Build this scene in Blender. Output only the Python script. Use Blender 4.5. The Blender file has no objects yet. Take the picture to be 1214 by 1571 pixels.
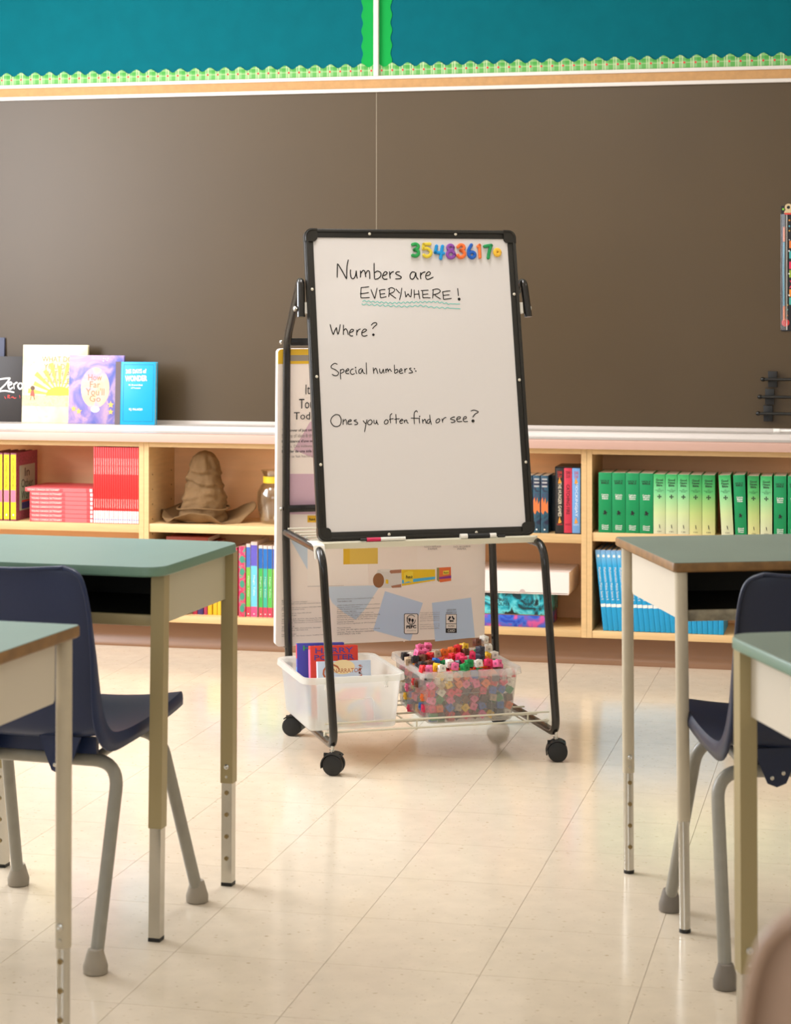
import bpy, bmesh, math, random
from mathutils import Vector, Matrix
random.seed(7)
C = bpy.context.scene.collection
PI = math.pi
rad = math.radians

# ---------------------------------------------------------------- camera
F = 3165.0; HY = 465.0; CX = 607.0; CAM_H = 1.275; YAW = rad(13.1)
RGT = Vector((math.cos(YAW), math.sin(YAW), 0)); FWD = Vector((-math.sin(YAW), math.cos(YAW), 0))
cam = bpy.data.cameras.new('camera'); camo = bpy.data.objects.new('camera', cam); C.objects.link(camo)
camo.location = (0, 0, CAM_H); camo.rotation_euler = (PI/2, 0, YAW)
cam.sensor_fit = 'AUTO'; cam.sensor_width = 36; cam.lens = F/1571*36
cam.shift_y = -(785.5-HY)/1571
cam.dof.use_dof = True; cam.dof.focus_distance = 5.7; cam.dof.aperture_fstop = 8.0
cam.clip_start = 0.05
bpy.context.scene.camera = camo

# ---------------------------------------------------------------- world, lights, exposure
sc = bpy.context.scene
sc.view_settings.view_transform = 'Standard'; sc.view_settings.look = 'None'
sc.view_settings.gamma = 1; sc.view_settings.use_curve_mapping = False
sc.view_settings.exposure = 0.22
sc.cycles.use_denoising = True
sc.cycles.max_bounces = 8; sc.cycles.transparent_max_bounces = 12
w = bpy.data.worlds.new('world'); sc.world = w; w.use_nodes = True
w.node_tree.nodes['Background'].inputs[0].default_value = (0.80, 0.90, 1.0, 1)
w.node_tree.nodes['Background'].inputs[1].default_value = 0.6
def area_light(name, loc, rot, sx, sy, power, col):
    l = bpy.data.lights.new(name, 'AREA'); l.shape = 'RECTANGLE'; l.size = sx; l.size_y = sy
    l.energy = power; l.color = col
    o = bpy.data.objects.new(name, l); o.location = loc; o.rotation_euler = rot; C.objects.link(o); return o
WINDOWS = [(0.6, 2.2), (2.6, 4.2), (4.6, 6.4)]
WPOW = [5, 8, 112]
for i, (a, b) in enumerate(WINDOWS):
    area_light('window_daylight', (-4.13, (a+b)/2, 1.85), (0, -PI/2, 0), 1.5, b-a-.1, WPOW[i], (0.97, 1.0, 1.07))
area_light('added_rear_fill', (-1.2, -1.42, 1.75), (PI/2, 0, 0), 2.7, 1.5, 26, (0.98, 1.0, 1.05))  # made-up soft fill from behind, brightens camera-facing surfaces and shelf interiors
CEIL_LIGHTS = [(-3.0, 5.6, 17), (-1.3, 5.6, 22), (-3.0, 2.6, .5), (-0.8, 2.6, .5), (1.0, 5.6, 1.5), (1.4, 2.6, .5)]
for x, y, p in CEIL_LIGHTS:
    area_light('ceiling_daylight_tube', (x, y, 2.93), (0, 0, 0), .55, 1.15, p, (1.0, 0.99, 0.98))

# ---------------------------------------------------------------- helpers
def lin(c):
    return tuple(((v/255)/12.92 if v/255 <= .04045 else ((v/255+.055)/1.055)**2.4) for v in c)
MATS = {}
def M(name, rgb=(200,200,200), rough=.5, metal=0, bump=0, bscale=60, vary=0, vscale=8, coat=0, stretch=None, rnd=0, spec=.5):
    if name in MATS: return MATS[name]
    m = bpy.data.materials.new(name); m.use_nodes = True; MATS[name] = m
    nt = m.node_tree; b = nt.nodes['Principled BSDF']
    col = lin(rgb)
    b.inputs['Base Color'].default_value = (*col, 1); b.inputs['Roughness'].default_value = rough
    b.inputs['Metallic'].default_value = metal; b.inputs['Coat Weight'].default_value = coat
    b.inputs['Specular IOR Level'].default_value = spec
    if vary or bump or rnd:
        tc = nt.nodes.new('ShaderNodeTexCoord'); mp = nt.nodes.new('ShaderNodeMapping')
        nt.links.new(tc.outputs['Object'], mp.inputs[0])
        if stretch: mp.inputs['Scale'].default_value = stretch
    if vary:
        n = nt.nodes.new('ShaderNodeTexNoise'); n.inputs['Scale'].default_value = vscale; n.inputs['Detail'].default_value = 5
        nt.links.new(mp.outputs[0], n.inputs['Vector'])
        r = nt.nodes.new('ShaderNodeValToRGB')
        r.color_ramp.elements[0].position = .3; r.color_ramp.elements[1].position = .7
        r.color_ramp.elements[0].color = (*[v*(1-vary) for v in col], 1)
        r.color_ramp.elements[1].color = (*[min(1, v*(1+vary)) for v in col], 1)
        nt.links.new(n.outputs[0], r.inputs[0]); src = r.outputs[0]
        if rnd:
            oi = nt.nodes.new('ShaderNodeObjectInfo'); mr = nt.nodes.new('ShaderNodeMapRange')
            mr.inputs[3].default_value = 1-rnd; mr.inputs[4].default_value = 1+rnd
            nt.links.new(oi.outputs['Random'], mr.inputs[0])
            hs = nt.nodes.new('ShaderNodeHueSaturation'); nt.links.new(mr.outputs[0], hs.inputs['Value'])
            nt.links.new(src, hs.inputs['Color']); src = hs.outputs[0]
        nt.links.new(src, b.inputs['Base Color'])
    if bump:
        n2 = nt.nodes.new('ShaderNodeTexNoise'); n2.inputs['Scale'].default_value = bscale; n2.inputs['Detail'].default_value = 3
        nt.links.new(mp.outputs[0], n2.inputs['Vector'])
        bp = nt.nodes.new('ShaderNodeBump'); bp.inputs['Strength'].default_value = bump; bp.inputs['Distance'].default_value = .002
        nt.links.new(n2.outputs[0], bp.inputs['Height']); nt.links.new(bp.outputs[0], b.inputs['Normal'])
    return m

class MB:
    """collects shapes and links them as ONE mesh object"""
    def __init__(s): s.v = []; s.f = []; s.mi = []
    def add(s, vs, fs, mi=0):
        o = len(s.v); s.v += [tuple(p) for p in vs]; s.f += [tuple(i+o for i in f) for f in fs]; s.mi += [mi]*len(fs); return s
    def box(s, x0, x1, y0, y1, z0, z1, mat=None, mi=0, bev=0):
        if bev:
            bm = bmesh.new(); bmesh.ops.create_cube(bm, size=1)
            for v in bm.verts:
                v.co = Vector(((x0+x1)/2+v.co.x*(x1-x0), (y0+y1)/2+v.co.y*(y1-y0), (z0+z1)/2+v.co.z*(z1-z0)))
            bmesh.ops.bevel(bm, geom=list(bm.edges), offset=bev, segments=2, affect='EDGES', profile=.5)
            bm.verts.index_update()
            vs = [v.co.copy() for v in bm.verts]; fs = [[v.index for v in f.verts] for f in bm.faces]; bm.free()
        else:
            vs = [Vector((x, y, z)) for z in (z0, z1) for y in (y0, y1) for x in (x0, x1)]
            fs = [(0,2,3,1),(4,5,7,6),(0,1,5,4),(2,6,7,3),(0,4,6,2),(1,3,7,5)]
        if mat: vs = [mat @ v for v in vs]
        return s.add(vs, fs, mi)
    def prism(s, poly, z0, z1, mat=None, mi=0):
        n = len(poly); vs = [Vector((x, y, z0)) for x, y in poly]+[Vector((x, y, z1)) for x, y in poly]
        if mat: vs = [mat @ v for v in vs]
        fs = [tuple(reversed(range(n))), tuple(range(n, 2*n))]+[(i, (i+1) % n, (i+1) % n+n, i+n) for i in range(n)]
        return s.add(vs, fs, mi)
    def tube(s, path, r, n=10, mi=0, cap=True, flat=1.0, upv=None):
        path = [Vector(p) for p in path]; rs = r if isinstance(r, (list, tuple)) else [r]*len(path)
        rings = []; up = None
        for i, p in enumerate(path):
            t = (path[min(i+1, len(path)-1)]-path[max(i-1, 0)]).normalized()
            if upv is not None: a = Vector(upv); a = (a-t*a.dot(t)).normalized()
            else:
                if up is None:
                    up = Vector((0, 0, 1)) if abs(t.z) < .9 else Vector((1, 0, 0))
                a = (up-t*up.dot(t)).normalized(); up = a
            b = t.cross(a)
            rings.append([p+a*(math.cos(2*PI*k/n)*rs[i]*flat)+b*(math.sin(2*PI*k/n)*rs[i]) for k in range(n)])
        vs = [v for rg in rings for v in rg]; fs = []
        for i in range(len(rings)-1):
            for k in range(n):
                fs.append((i*n+k, i*n+(k+1) % n, (i+1)*n+(k+1) % n, (i+1)*n+k))
        if cap: fs.append(tuple(reversed(range(n)))); fs.append(tuple(range((len(rings)-1)*n, len(rings)*n)))
        return s.add(vs, fs, mi)
    def lathe(s, prof, n=20, mat=None, mi=0, cap=True):
        vs = []; fs = []
        for r, z in prof:
            for k in range(n):
                v = Vector((r*math.cos(2*PI*k/n), r*math.sin(2*PI*k/n), z)); vs.append(mat @ v if mat else v)
        for i in range(len(prof)-1):
            for k in range(n): fs.append((i*n+k, i*n+(k+1) % n, (i+1)*n+(k+1) % n, (i+1)*n+k))
        if cap: fs.append(tuple(reversed(range(n)))); fs.append(tuple(range((len(prof)-1)*n, len(prof)*n)))
        return s.add(vs, fs, mi)
    def mesh(s, name, mats, smooth=True):
        me = bpy.data.meshes.new(name); me.from_pydata(s.v, [], s.f)
        for m in (mats if isinstance(mats, (list, tuple)) else [mats]): me.materials.append(m)
        me.polygons.foreach_set('material_index', s.mi)
        bm = bmesh.new(); bm.from_mesh(me); bmesh.ops.recalc_face_normals(bm, faces=bm.faces); bm.to_mesh(me); bm.free()
        if smooth:
            me.shade_smooth(); me.set_sharp_from_angle(angle=rad(38))
        return me
    def build(s, name, mats, parent=None, smooth=True, **k):
        return link(name, s.mesh(name, mats, smooth), parent, **k)
def link(name, me, parent=None, loc=None, rot=None, mw=None, label=None):
    o = bpy.data.objects.new(name, me); C.objects.link(o)
    if parent: o.parent = parent
    if mw is not None: o.matrix_local = mw
    if loc: o.location = loc
    if rot: o.rotation_euler = rot
    if label: o['label'] = label
    return o
def tag(o, label=None, cat=None, group=None, kind=None):
    if label: o['label'] = label
    if cat: o['category'] = cat
    if group: o['group'] = group
    if kind: o['kind'] = kind
    return o
def thing(name, label, cat, loc=(0,0,0), rz=0, group=None, mw=None):
    o = bpy.data.objects.new(name, None); o.empty_display_size = .05; C.objects.link(o)
    o.location = loc; o.rotation_euler = (0, 0, rz)
    if mw is not None: o.matrix_world = mw
    return tag(o, label, cat, group)
def copy_tree(o, parent=None):
    c = o.copy(); C.objects.link(c); c.parent = parent
    for ch in list(o.children): copy_tree(ch, c)
    return c
def arc(p0, p1, p2, r, n=6):
    """rounded corner at p1 between p0 and p2"""
    p0, p1, p2 = Vector(p0), Vector(p1), Vector(p2)
    a = p1+(p0-p1).normalized()*r; b = p1+(p2-p1).normalized()*r
    return [(a*(1-t)**2+p1*2*t*(1-t)+b*t*t) for t in [i/n for i in range(n+1)]]
def bend_path(pts, r, n=6):
    out = [Vector(pts[0])]
    for i in range(1, len(pts)-1):
        rr = r[i-1] if isinstance(r, (list, tuple)) else r
        out += arc(pts[i-1], pts[i], pts[i+1], rr, n)
    return out+[Vector(pts[-1])]
def rrect(w, h, r, n=5, x=0, y=0):
    out = []
    for cx, cy, a in ((w/2-r, h/2-r, 0), (-w/2+r, h/2-r, 90), (-w/2+r, -h/2+r, 180), (w/2-r, -h/2+r, 270)):
        for k in range(n+1):
            t = rad(a+90*k/n); out.append((x+cx+r*math.cos(t), y+cy+r*math.sin(t)))
    return out
def ell(cx, cy, rx, ry, n=20): return [(cx+rx*math.cos(2*PI*k/n), cy+ry*math.sin(2*PI*k/n)) for k in range(n)]
TXT = {}
def text_mesh(s, mat, bold=0, res=2):
    key = (s, mat.name, bold)
    if key not in TXT:
        cu = bpy.data.curves.new('t', 'FONT'); cu.body = s; cu.align_x = 'CENTER'; cu.align_y = 'CENTER'
        cu.resolution_u = res; cu.offset = bold; cu.size = 1; cu.fill_mode = 'FRONT'; cu.space_line = .85
        ob = bpy.data.objects.new('t', cu)
        me = bpy.data.meshes.new_from_object(ob); bpy.data.objects.remove(ob)
        me.materials.clear(); me.materials.append(mat)
        xs = [v.co.x for v in me.vertices] or [0, 1]; ys = [v.co.y for v in me.vertices] or [0, 1]
        TXT[key] = (me, max(xs)-min(xs), max(ys)-min(ys), (max(xs)+min(xs))/2, (max(ys)+min(ys))/2)
    return TXT[key]
FACE = Matrix.Rotation(PI/2, 4, 'X')          # text plane turned to face -y
def text(name, s, mat, parent, x, y, z, w=None, h=None, down=False, base=FACE, bold=0, label=None, tilt=0):
    """lettering centred at x,y,z (parent space), facing -y, fitted to width w / height h (along the text)"""
    me, tw, th, cx, cy = text_mesh(s, mat, bold)
    sx = w/tw if w else None; sy = h/th if h else None
    sx = sx or sy; sy = sy or sx
    m = Matrix.Translation((x, y, z)) @ base @ Matrix.Rotation((-PI/2 if down else 0)+tilt, 4, 'Z') @ Matrix.Diagonal((sx, sy, 1, 1)) @ Matrix.Translation((-cx, -cy, 0))
    return link(name, me, parent, mw=m, label=label)
def hit(px, py, P0, N):
    """the point where the photograph's pixel meets a plane of the room"""
    d = RGT*((px-CX)/F)+FWD+Vector((0, 0, -(py-HY)/F)); o = Vector((0, 0, CAM_H))
    return o+d*((P0-o).dot(N)/d.dot(N))
def W(px, py, Y):
    p = hit(px, py, Vector((0, Y, 0)), Vector((0, 1, 0))); return p.x, p.z
def smooth_path(pts, k=4):
    if len(pts) < 3: return pts
    out = []
    P = [pts[0]]+list(pts)+[pts[-1]]
    for i in range(1, len(P)-2):
        for j in range(k):
            t = j/k; q = []
            for d in range(len(P[0])):
                p0, p1, p2, p3 = P[i-1][d], P[i][d], P[i+1][d], P[i+2][d]
                q.append(.5*((2*p1)+(-p0+p2)*t+(2*p0-5*p1+4*p2-p3)*t*t+(-p0+3*p1-3*p2+p3)*t**3))
            out.append(tuple(q))
    out.append(pts[-1]); return out
def ribbon(mb, pts, wdt, n, h=.0006, mi=0):
    """a flat pen stroke along pts (3D) lying in the plane with normal n"""
    pts = [Vector(p) for p in pts]; vs = []; m = len(pts)
    for i, p in enumerate(pts):
        t = (pts[min(i+1, m-1)]-pts[max(i-1, 0)]).normalized(); s = t.cross(n).normalized()
        q = wdt/2*(.6 if i in (0, m-1) else 1)
        vs += [p-s*q, p+s*q]
    L = [v+n*h for v in vs]
    fs = [(2*i, 2*i+1, 2*i+3, 2*i+2) for i in range(m-1)]
    mb.add(L, fs, mi)
    k = len(L)
def ordinal(i):
    return ['first','second','third','fourth','fifth','sixth','seventh','eighth','ninth','tenth','eleventh','twelfth','thirteenth','fourteenth','fifteenth','sixteenth','seventeenth','eighteenth','nineteenth','twentieth','twenty-first','twenty-second','twenty-third','twenty-fourth','twenty-fifth'][i]

# ---------------------------------------------------------------- room shell
WY = 7.52
XL, XR, YB, ZC = -4.2, 2.6, -1.5, 3.0
m_wall = M('wall_paint', (226, 220, 208), .7, vary=.03, vscale=3)
m_ceil = M('ceiling_paint', (235, 230, 220), .8, bump=.2, bscale=200)
def tile_mat():
    m = M('vinyl_floor_tile', (222, 207, 185), .14, vary=.045, vscale=16, rnd=.012, bump=.03, bscale=5)
    nt = m.node_tree; b = nt.nodes['Principled BSDF']
    src = b.inputs['Base Color'].links[0].from_socket
    geo = nt.nodes.new('ShaderNodeNewGeometry')
    mp = nt.nodes.new('ShaderNodeMapping'); mp.inputs['Scale'].default_value = (55, 95, 1)
    nt.links.new(geo.outputs['Position'], mp.inputs[0])
    vo = nt.nodes.new('ShaderNodeTexNoise'); vo.inputs['Scale'].default_value = 1.3; vo.inputs['Detail'].default_value = 2
    nt.links.new(mp.outputs[0], vo.inputs['Vector'])
    cr = nt.nodes.new('ShaderNodeValToRGB'); cr.color_ramp.elements[0].position = .66; cr.color_ramp.elements[1].position = .74
    nt.links.new(vo.outputs[0], cr.inputs[0])
    mx = nt.nodes.new('ShaderNodeMix'); mx.data_type = 'RGBA'
    nt.links.new(cr.outputs[0], mx.inputs[0]); nt.links.new(src, mx.inputs[6]); mx.inputs[7].default_value = (*lin((182, 160, 128)), 1)
    nt.links.new(mx.outputs[2], b.inputs['Base Color'])
    return m
m_tile = tile_mat()
m_joint = M('tile_joint', (166, 146, 114), .7)
fl = MB().box(XL-.2, XR+.2, YB-.2, WY+.2, -.12, -.0035).build('floor', m_joint); tag(fl, kind='structure')
TS = .305; tb = MB().box(-TS/2+.0005, TS/2-.0005, -TS/2+.0005, TS/2-.0005, -.0035, 0)
tme = tb.mesh('floor_tile', m_tile, smooth=False)
x0 = -1.036; y0 = 4.155
big = MB()
for i in range(-11, 12):
    for j in range(-19, 12):
        cx, cy = x0+TS*(i+.5), y0+TS*(j+.5)
        cxa, cxb = max(cx-TS/2, XL), min(cx+TS/2, XR); cya, cyb = max(cy-TS/2, YB), min(cy+TS/2, 7.27)
        if cxb-cxa < .02 or cyb-cya < .02: continue
        cc = RGT.dot(Vector((cx, cy, 0)))/max(.3, FWD.dot(Vector((cx, cy, 0))))
        vis = abs(cc) < .235 and cy > 3.1 and (cyb-cya) > .3
        if vis: link('floor_tile', tme, fl, loc=(cx, cy, 0))
        else: big.box(cxa+.0007, cxb-.0007, cya+.0007, cyb-.0007, -.0035, 0)
o = big.build('outlying_floor_tiles', m_tile, fl, smooth=False); o['kind'] = 'stuff'
tag(MB().box(XL-.2, XR+.2, YB-.2, WY+.2, ZC, ZC+.15).build('ceiling', m_ceil), kind='structure')
tag(MB().box(XL-.2, XR+.2, WY, WY+.15, 0, ZC).build('wall_front', m_wall), kind='structure')
tag(MB().box(XR, XR+.15, YB, WY, 0, ZC).build('wall_right', m_wall), kind='structure')
tag(MB().box(XL-.2, XR+.2, YB-.15, YB, 0, 1.0).box(XL-.2, XR+.2, YB-.15, YB, 2.5, ZC).box(XL-.2, -2.6, YB-.15, YB, 1.0, 2.5).box(1.8, XR+.2, YB-.15, YB, 1.0, 2.5).build('wall_rear', m_wall), kind='structure')
wl = MB().box(XL-.15, XL, YB, WY, 0, 1.05).box(XL-.15, XL, YB, WY, 2.65, ZC)
ys = [YB]+[v for ab in WINDOWS for v in ab]+[WY]
for k in range(0, len(ys), 2): wl.box(XL-.15, XL, ys[k], ys[k+1], 1.05, 2.65)
tag(wl.build('wall_left', m_wall), kind='structure')
m_alu = M('window_aluminium', (210, 208, 200), .4, .6)
gm = bpy.data.materials.new('window_glass'); gm.use_nodes = True; nt = gm.node_tree; nt.nodes.clear()
ou = nt.nodes.new('ShaderNodeOutputMaterial'); tr = nt.nodes.new('ShaderNodeBsdfTransparent'); gl = nt.nodes.new('ShaderNodeBsdfGlossy'); gl.inputs['Roughness'].default_value = .02
mxs = nt.nodes.new('ShaderNodeMixShader'); mxs.inputs[0].default_value = .05
nt.links.new(tr.outputs[0], mxs.inputs[1]); nt.links.new(gl.outputs[0], mxs.inputs[2]); nt.links.new(mxs.outputs[0], ou.inputs[0])
for i, (a, b) in enumerate(WINDOWS):
    f = MB()
    for (p, q, r_, s_) in ((a, a+.04, 1.05, 2.65), (b-.04, b, 1.05, 2.65), (a, b, 1.05, 1.09), (a, b, 2.61, 2.65), ((a+b)/2-.02, (a+b)/2+.02, 1.05, 2.65)):
        f.box(XL-.10, XL-.05, p, q, r_, s_)
    fo = f.build('window_%d' % (i+1), m_alu); tag(fo, kind='structure')
    MB().box(XL-.08, XL-.075, a+.04, b-.04, 1.09, 2.61).build('pane', gm, fo)
m_diff = bpy.data.materials.new('lamp_diffuser'); m_diff.use_nodes = True
m_diff.node_tree.nodes['Principled BSDF'].inputs['Emission Color'].default_value = (1, .95, .88, 1); m_diff.node_tree.nodes['Principled BSDF'].inputs['Emission Strength'].default_value = 2
for k, (x, y, p) in enumerate(CEIL_LIGHTS):
    t = thing('ceiling_light', 'white troffer light in the ceiling, %s of the %s row' % (['left one','middle one','left one','middle one','right one','right one'][k], 'front' if y > 4 else 'rear'), 'ceiling light', (x, y, ZC-.05), group='ceiling troffers')
    MB().box(-.3, .3, -.62, -.585, 0, .05).box(-.3, .3, .585, .62, 0, .05).box(-.3, -.275, -.585, .585, 0, .05).box(.275, .3, -.585, .585, 0, .05).build('housing', m_alu, t)
    MB().box(-.275, .275, -.585, .585, .02, .03).build('diffuser', m_diff, t)
f = MB()
for xx in (-2.6, -1.52, -.42, .68, 1.76): f.box(xx, xx+.04, YB-.10, YB-.05, 1.0, 2.5)
f.box(-2.6, 1.8, YB-.10, YB-.05, 1.0, 1.04).box(-2.6, 1.8, YB-.10, YB-.05, 2.46, 2.5)
fo = f.build('window_4', m_alu); tag(fo, kind='structure')  # unseen window added on the rear wall to go with the fill light
MB().box(-2.58, 1.78, YB-.08, YB-.075, 1.04, 2.46).build('pane', gm, fo)
# cove base under the bookcases
m_cove = M('brown_vinyl_cove_base', (142, 104, 74), .35, vary=.04, vscale=3)
prof = [(7.262, .101), (7.262, .045), (7.259, .028), (7.252, .018), (7.246, .006), (7.246, 0), (7.275, 0), (7.275, .101)]
cm = Matrix(((0, 0, 1, 0), (1, 0, 0, 0), (0, 1, 0, 0), (0, 0, 0, 1)))
tag(MB().prism(prof, XL, XR, cm).build('baseboard_front', m_cove), kind='structure')
# ---------------------------------------------------------------- chalkboard and tackboards
m_chalk = M('chalkboard_slate', (74, 57, 32), .45, vary=.06, vscale=1.6, bump=.03, bscale=30, spec=.5)
SX = -1.819; BZ0, BZ1 = .826, 2.064; BXL, BXR = -4.0, 1.6
m_whal = M('white_painted_metal', (216, 208, 200), .4)
m_cork = M('tan_cork', (184, 140, 90), .8, vary=.08, vscale=60)
cb = thing('chalkboard', 'wide brown-grey chalkboard in two panels above the bookcases', 'chalkboard', (SX, WY, 0))
for a, b in ((BXL, SX-.0012), (SX+.0012, BXR)):
    MB().box(a-SX, b-SX, -.02, -.001, BZ0-.01, BZ1).build('slate_panel', m_chalk, cb)
MB().box(-.0012, .0012, -.0195, -.002, BZ0, BZ1).build('seam_strip', M('seam_grey', (150, 138, 118), .6), cb)
MB().box(BXL-SX, BXR-SX, -.03, -.001, BZ1, BZ1+.014, bev=.002).build('lower_rail', m_whal, cb)
MB().box(BXL-SX, BXR-SX, -.024, -.001, BZ1+.014, BZ1+.047).build('cork_strip', m_cork, cb)
MB().box(BXL-SX, BXR-SX, -.03, -.001, BZ1+.047, BZ1+.060, bev=.002).build('upper_rail', m_whal, cb)
TZ = BZ1+.060
m_teal = M('teal_backing_paper', (0, 94, 104), .85, vary=.05, vscale=14, bump=.15, bscale=220, spec=.12)
m_grn = M('green_border_paper', (0, 150, 62), .7, spec=.2)
def plaid():
    m = M('plaid_border_paper', (120, 196, 110), .7, spec=.2)
    nt = m.node_tree; b = nt.nodes['Principled BSDF']
    tc = nt.nodes.new('ShaderNodeTexCoord'); sx = nt.nodes.new('ShaderNodeSeparateXYZ'); nt.links.new(tc.outputs['Object'], sx.inputs[0])
    def band(out, freq, lo, off=0):
        a = nt.nodes.new('ShaderNodeMath'); a.operation = 'MULTIPLY_ADD'; a.inputs[1].default_value = freq; a.inputs[2].default_value = off
        f = nt.nodes.new('ShaderNodeMath'); f.operation = 'FRACT'; g = nt.nodes.new('ShaderNodeMath'); g.operation = 'LESS_THAN'; g.inputs[1].default_value = lo
        nt.links.new(out, a.inputs[0]); nt.links.new(a.outputs[0], f.inputs[0]); nt.links.new(f.outputs[0], g.inputs[0]); return g.outputs[0]
    col = None
    def mix(fac, prev, rgb, strength):
        mx = nt.nodes.new('ShaderNodeMix'); mx.data_type = 'RGBA'
        mu = nt.nodes.new('ShaderNodeMath'); mu.operation = 'MULTIPLY'; mu.inputs[1].default_value = strength
        nt.links.new(fac, mu.inputs[0]); nt.links.new(mu.outputs[0], mx.inputs[0])
        if prev is None: mx.inputs[6].default_value = (*lin((132, 178, 116)), 1)
        else: nt.links.new(prev, mx.inputs[6])
        mx.inputs[7].default_value = (*lin(rgb), 1); return mx.outputs[2]
    X, Z = sx.outputs['X'], sx.outputs['Z']
    c = mix(band(X, 25, .42, .21), None, (86, 160, 74), .8)
    c = mix(band(Z, 25, .42, .3), c, (56, 146, 58), .6)
    c = mix(band(X, 25, .12, .6), c, (204, 208, 170), .6)
    c = mix(band(X, 25, .1, .82), c, (204, 208, 170), .5)
    c = mix(band(Z, 50, .16, .0), c, (204, 208, 170), .4)
    nt.links.new(c, b.inputs['Base Color']); return m
m_plaid = plaid(); m_red = M('apple_red', (214, 36, 40), .5)
def scallop(x0, x1, zlo, zm, amp, period, phase=0):
    pts = [(x0, zlo)]; n = int(abs(x1-x0)/period*14)
    top = []
    for k in range(n+1):
        x = x0+(x1-x0)*k/n; top.append((x, zm+amp*math.cos(2*PI*(x/period+phase))))
    return [(x0, zlo), (x1, zlo)]+top[::-1]
PXZ = Matrix(((1, 0, 0, 0), (0, 0, 1, 0), (0, 1, 0, 0), (0, 0, 0, 1)))   # prism x,y,z -> x,z,depth
for side, (a, b) in (('left', (BXL, SX-.0095)), ('right', (SX+.0095, BXR))):
    t = thing('bulletin_board', 'teal paper-backed bulletin board above the chalkboard, %s of the white divider' % side, 'bulletin board', (SX, WY, TZ), group='teal bulletin boards')
    MB().box(a-SX, b-SX, -.012, -.001, 0, .80).build('backing_paper', m_teal, t)
    MB().prism(scallop(a-SX, b-SX, 0, .0415, .0075, .0595), -.0155, -.0145, PXZ).build('plaid_border', m_plaid, t, label='green plaid scalloped border strip with red apples')
    mb = MB(); 
    k0, k1 = int((a-SX)/.0402), int((b-SX)/.0402)
    for k in range(k0, k1):
        x = (k+.5)*.0402
        if -1.7 < x < 1.7: mb.prism(ell(x, .0215, .0038, .0042, 8), -.0165, -.0156, PXZ)
    o = mb.build('apple_print', m_red, t)
    s = -1 if side == 'left' else 1
    pts = []
    n = 90
    for k in range(n+1):
        z = .8*k/n; pts.append((s*(.056+.0035*math.cos(2*PI*z/.057)), z))
    pl = [(s*.0095, 0)]+pts+[(s*.0095, .8)]
    MB().prism(pl, -.0143, -.0133, PXZ).build('green_border', m_grn, t, label='plain green scalloped border strip')
dv = MB().box(SX-.0095, SX+.0095, WY-.028, WY-.001, TZ, ZC-.02, bev=.002).build('divider_strip', m_whal)
tag(dv, 'white vertical metal strip between the two teal boards', 'trim')
# ---------------------------------------------------------------- bookcases and ledge
CY = 7.2
m_edge = M('maple_edge', (224, 186, 132), .45, vary=.06, vscale=6, stretch=(2, 2, 14))
m_edgeh = M('maple_edge_lengthwise', (224, 186, 132), .45, vary=.06, vscale=6, stretch=(1.5, 6, 20))
m_case = M('maple_laminate_inside', (246, 196, 146), .5, vary=.05, vscale=5, stretch=(1, 1, 6))
m_hole = M('shelf_pin_hole', (110, 80, 50), .8)
def bookcase(x0, x1, ztop, zshelf, label):
    t = thing('bookcase', label, 'bookcase', ((x0+x1)/2, CY, 0), group='built-in bookcases'); h = (x1-x0)/2; T = .0195
    for s in (-1, 1):
        a, b = (-h, -h+T) if s < 0 else (h-T, h)
        o = MB().box(a+.0005, b-.0005, 0, .295, .101, .764).build('side_panel', m_edge, t)
        p = MB()
        for k in range(9):
            for yy in (.04, .25):
                xx = b if s < 0 else a; z = .2+.055*k
                p.box(xx-.0006, xx+.0006, yy-.0025, yy+.0025, z-.0025, z+.0025)
        p.build('shelf_pin_holes', m_hole, o)
    MB().box(-h+T, h-T, .001, .285, .101, .126, bev=.0015).build('bottom_panel', m_edgeh, t)
    MB().box(-h+T, h-T, .003, .285, zshelf-.031, zshelf, bev=.0015).build('shelf', m_edgeh, t)
    MB().box(-h+T, h-T, .001, .285, .745, .764).build('top_panel', m_edgeh, t)
    MB().box(-h+T, h-T, .285, .295, .126, .745).build('back_panel', m_case, t)
    MB().box(-h, h, .076, .29, .0, .101).build('plinth', m_case, t)
    return t
XA, XB = -2.629, -.987
bookcase(XA-1.55, XA, 0, .458, 'maple bookcase at the far left behind the left desks')
bookcase(XA, XB, 0, .462, 'wide maple bookcase in the middle, behind the easel')
bookcase(XB, XB+1.65, 0, .471, 'maple bookcase on the right holding green bibles')
m_ledge = M('pinkish_white_ledge', (196, 158, 142), .42, vary=.02, vscale=2)
prof = [(CY-.032, .765), (CY-.032, .789), (CY-.029, .795), (CY-.024, .797), (7.33, .797), (7.335, .811), (7.34, .815), (7.435, .815), (7.438, .811), (7.441, .811), (7.444, .815), (7.498, .815), (7.4985, .826), (WY-.001, .826), (WY-.001, .765)]
m_tray = M('white_tray_enamel', (206, 196, 188), .35)
prof2 = prof[:4]+[(CY-.012, .797), (CY-.012, .765)]
prof = [(CY-.0115, .765), (CY-.0115, .797)]+prof[4:]
ld = MB().prism(prof, XL+.001, XR-.001, cm).build('chalk_ledge', m_tray)
MB().prism(prof2, XL+.001, XR-.001, cm).build('front_nosing', m_ledge, ld)
tag(ld, 'long pinkish white ledge with a chalk tray under the chalkboard', 'ledge')

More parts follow.
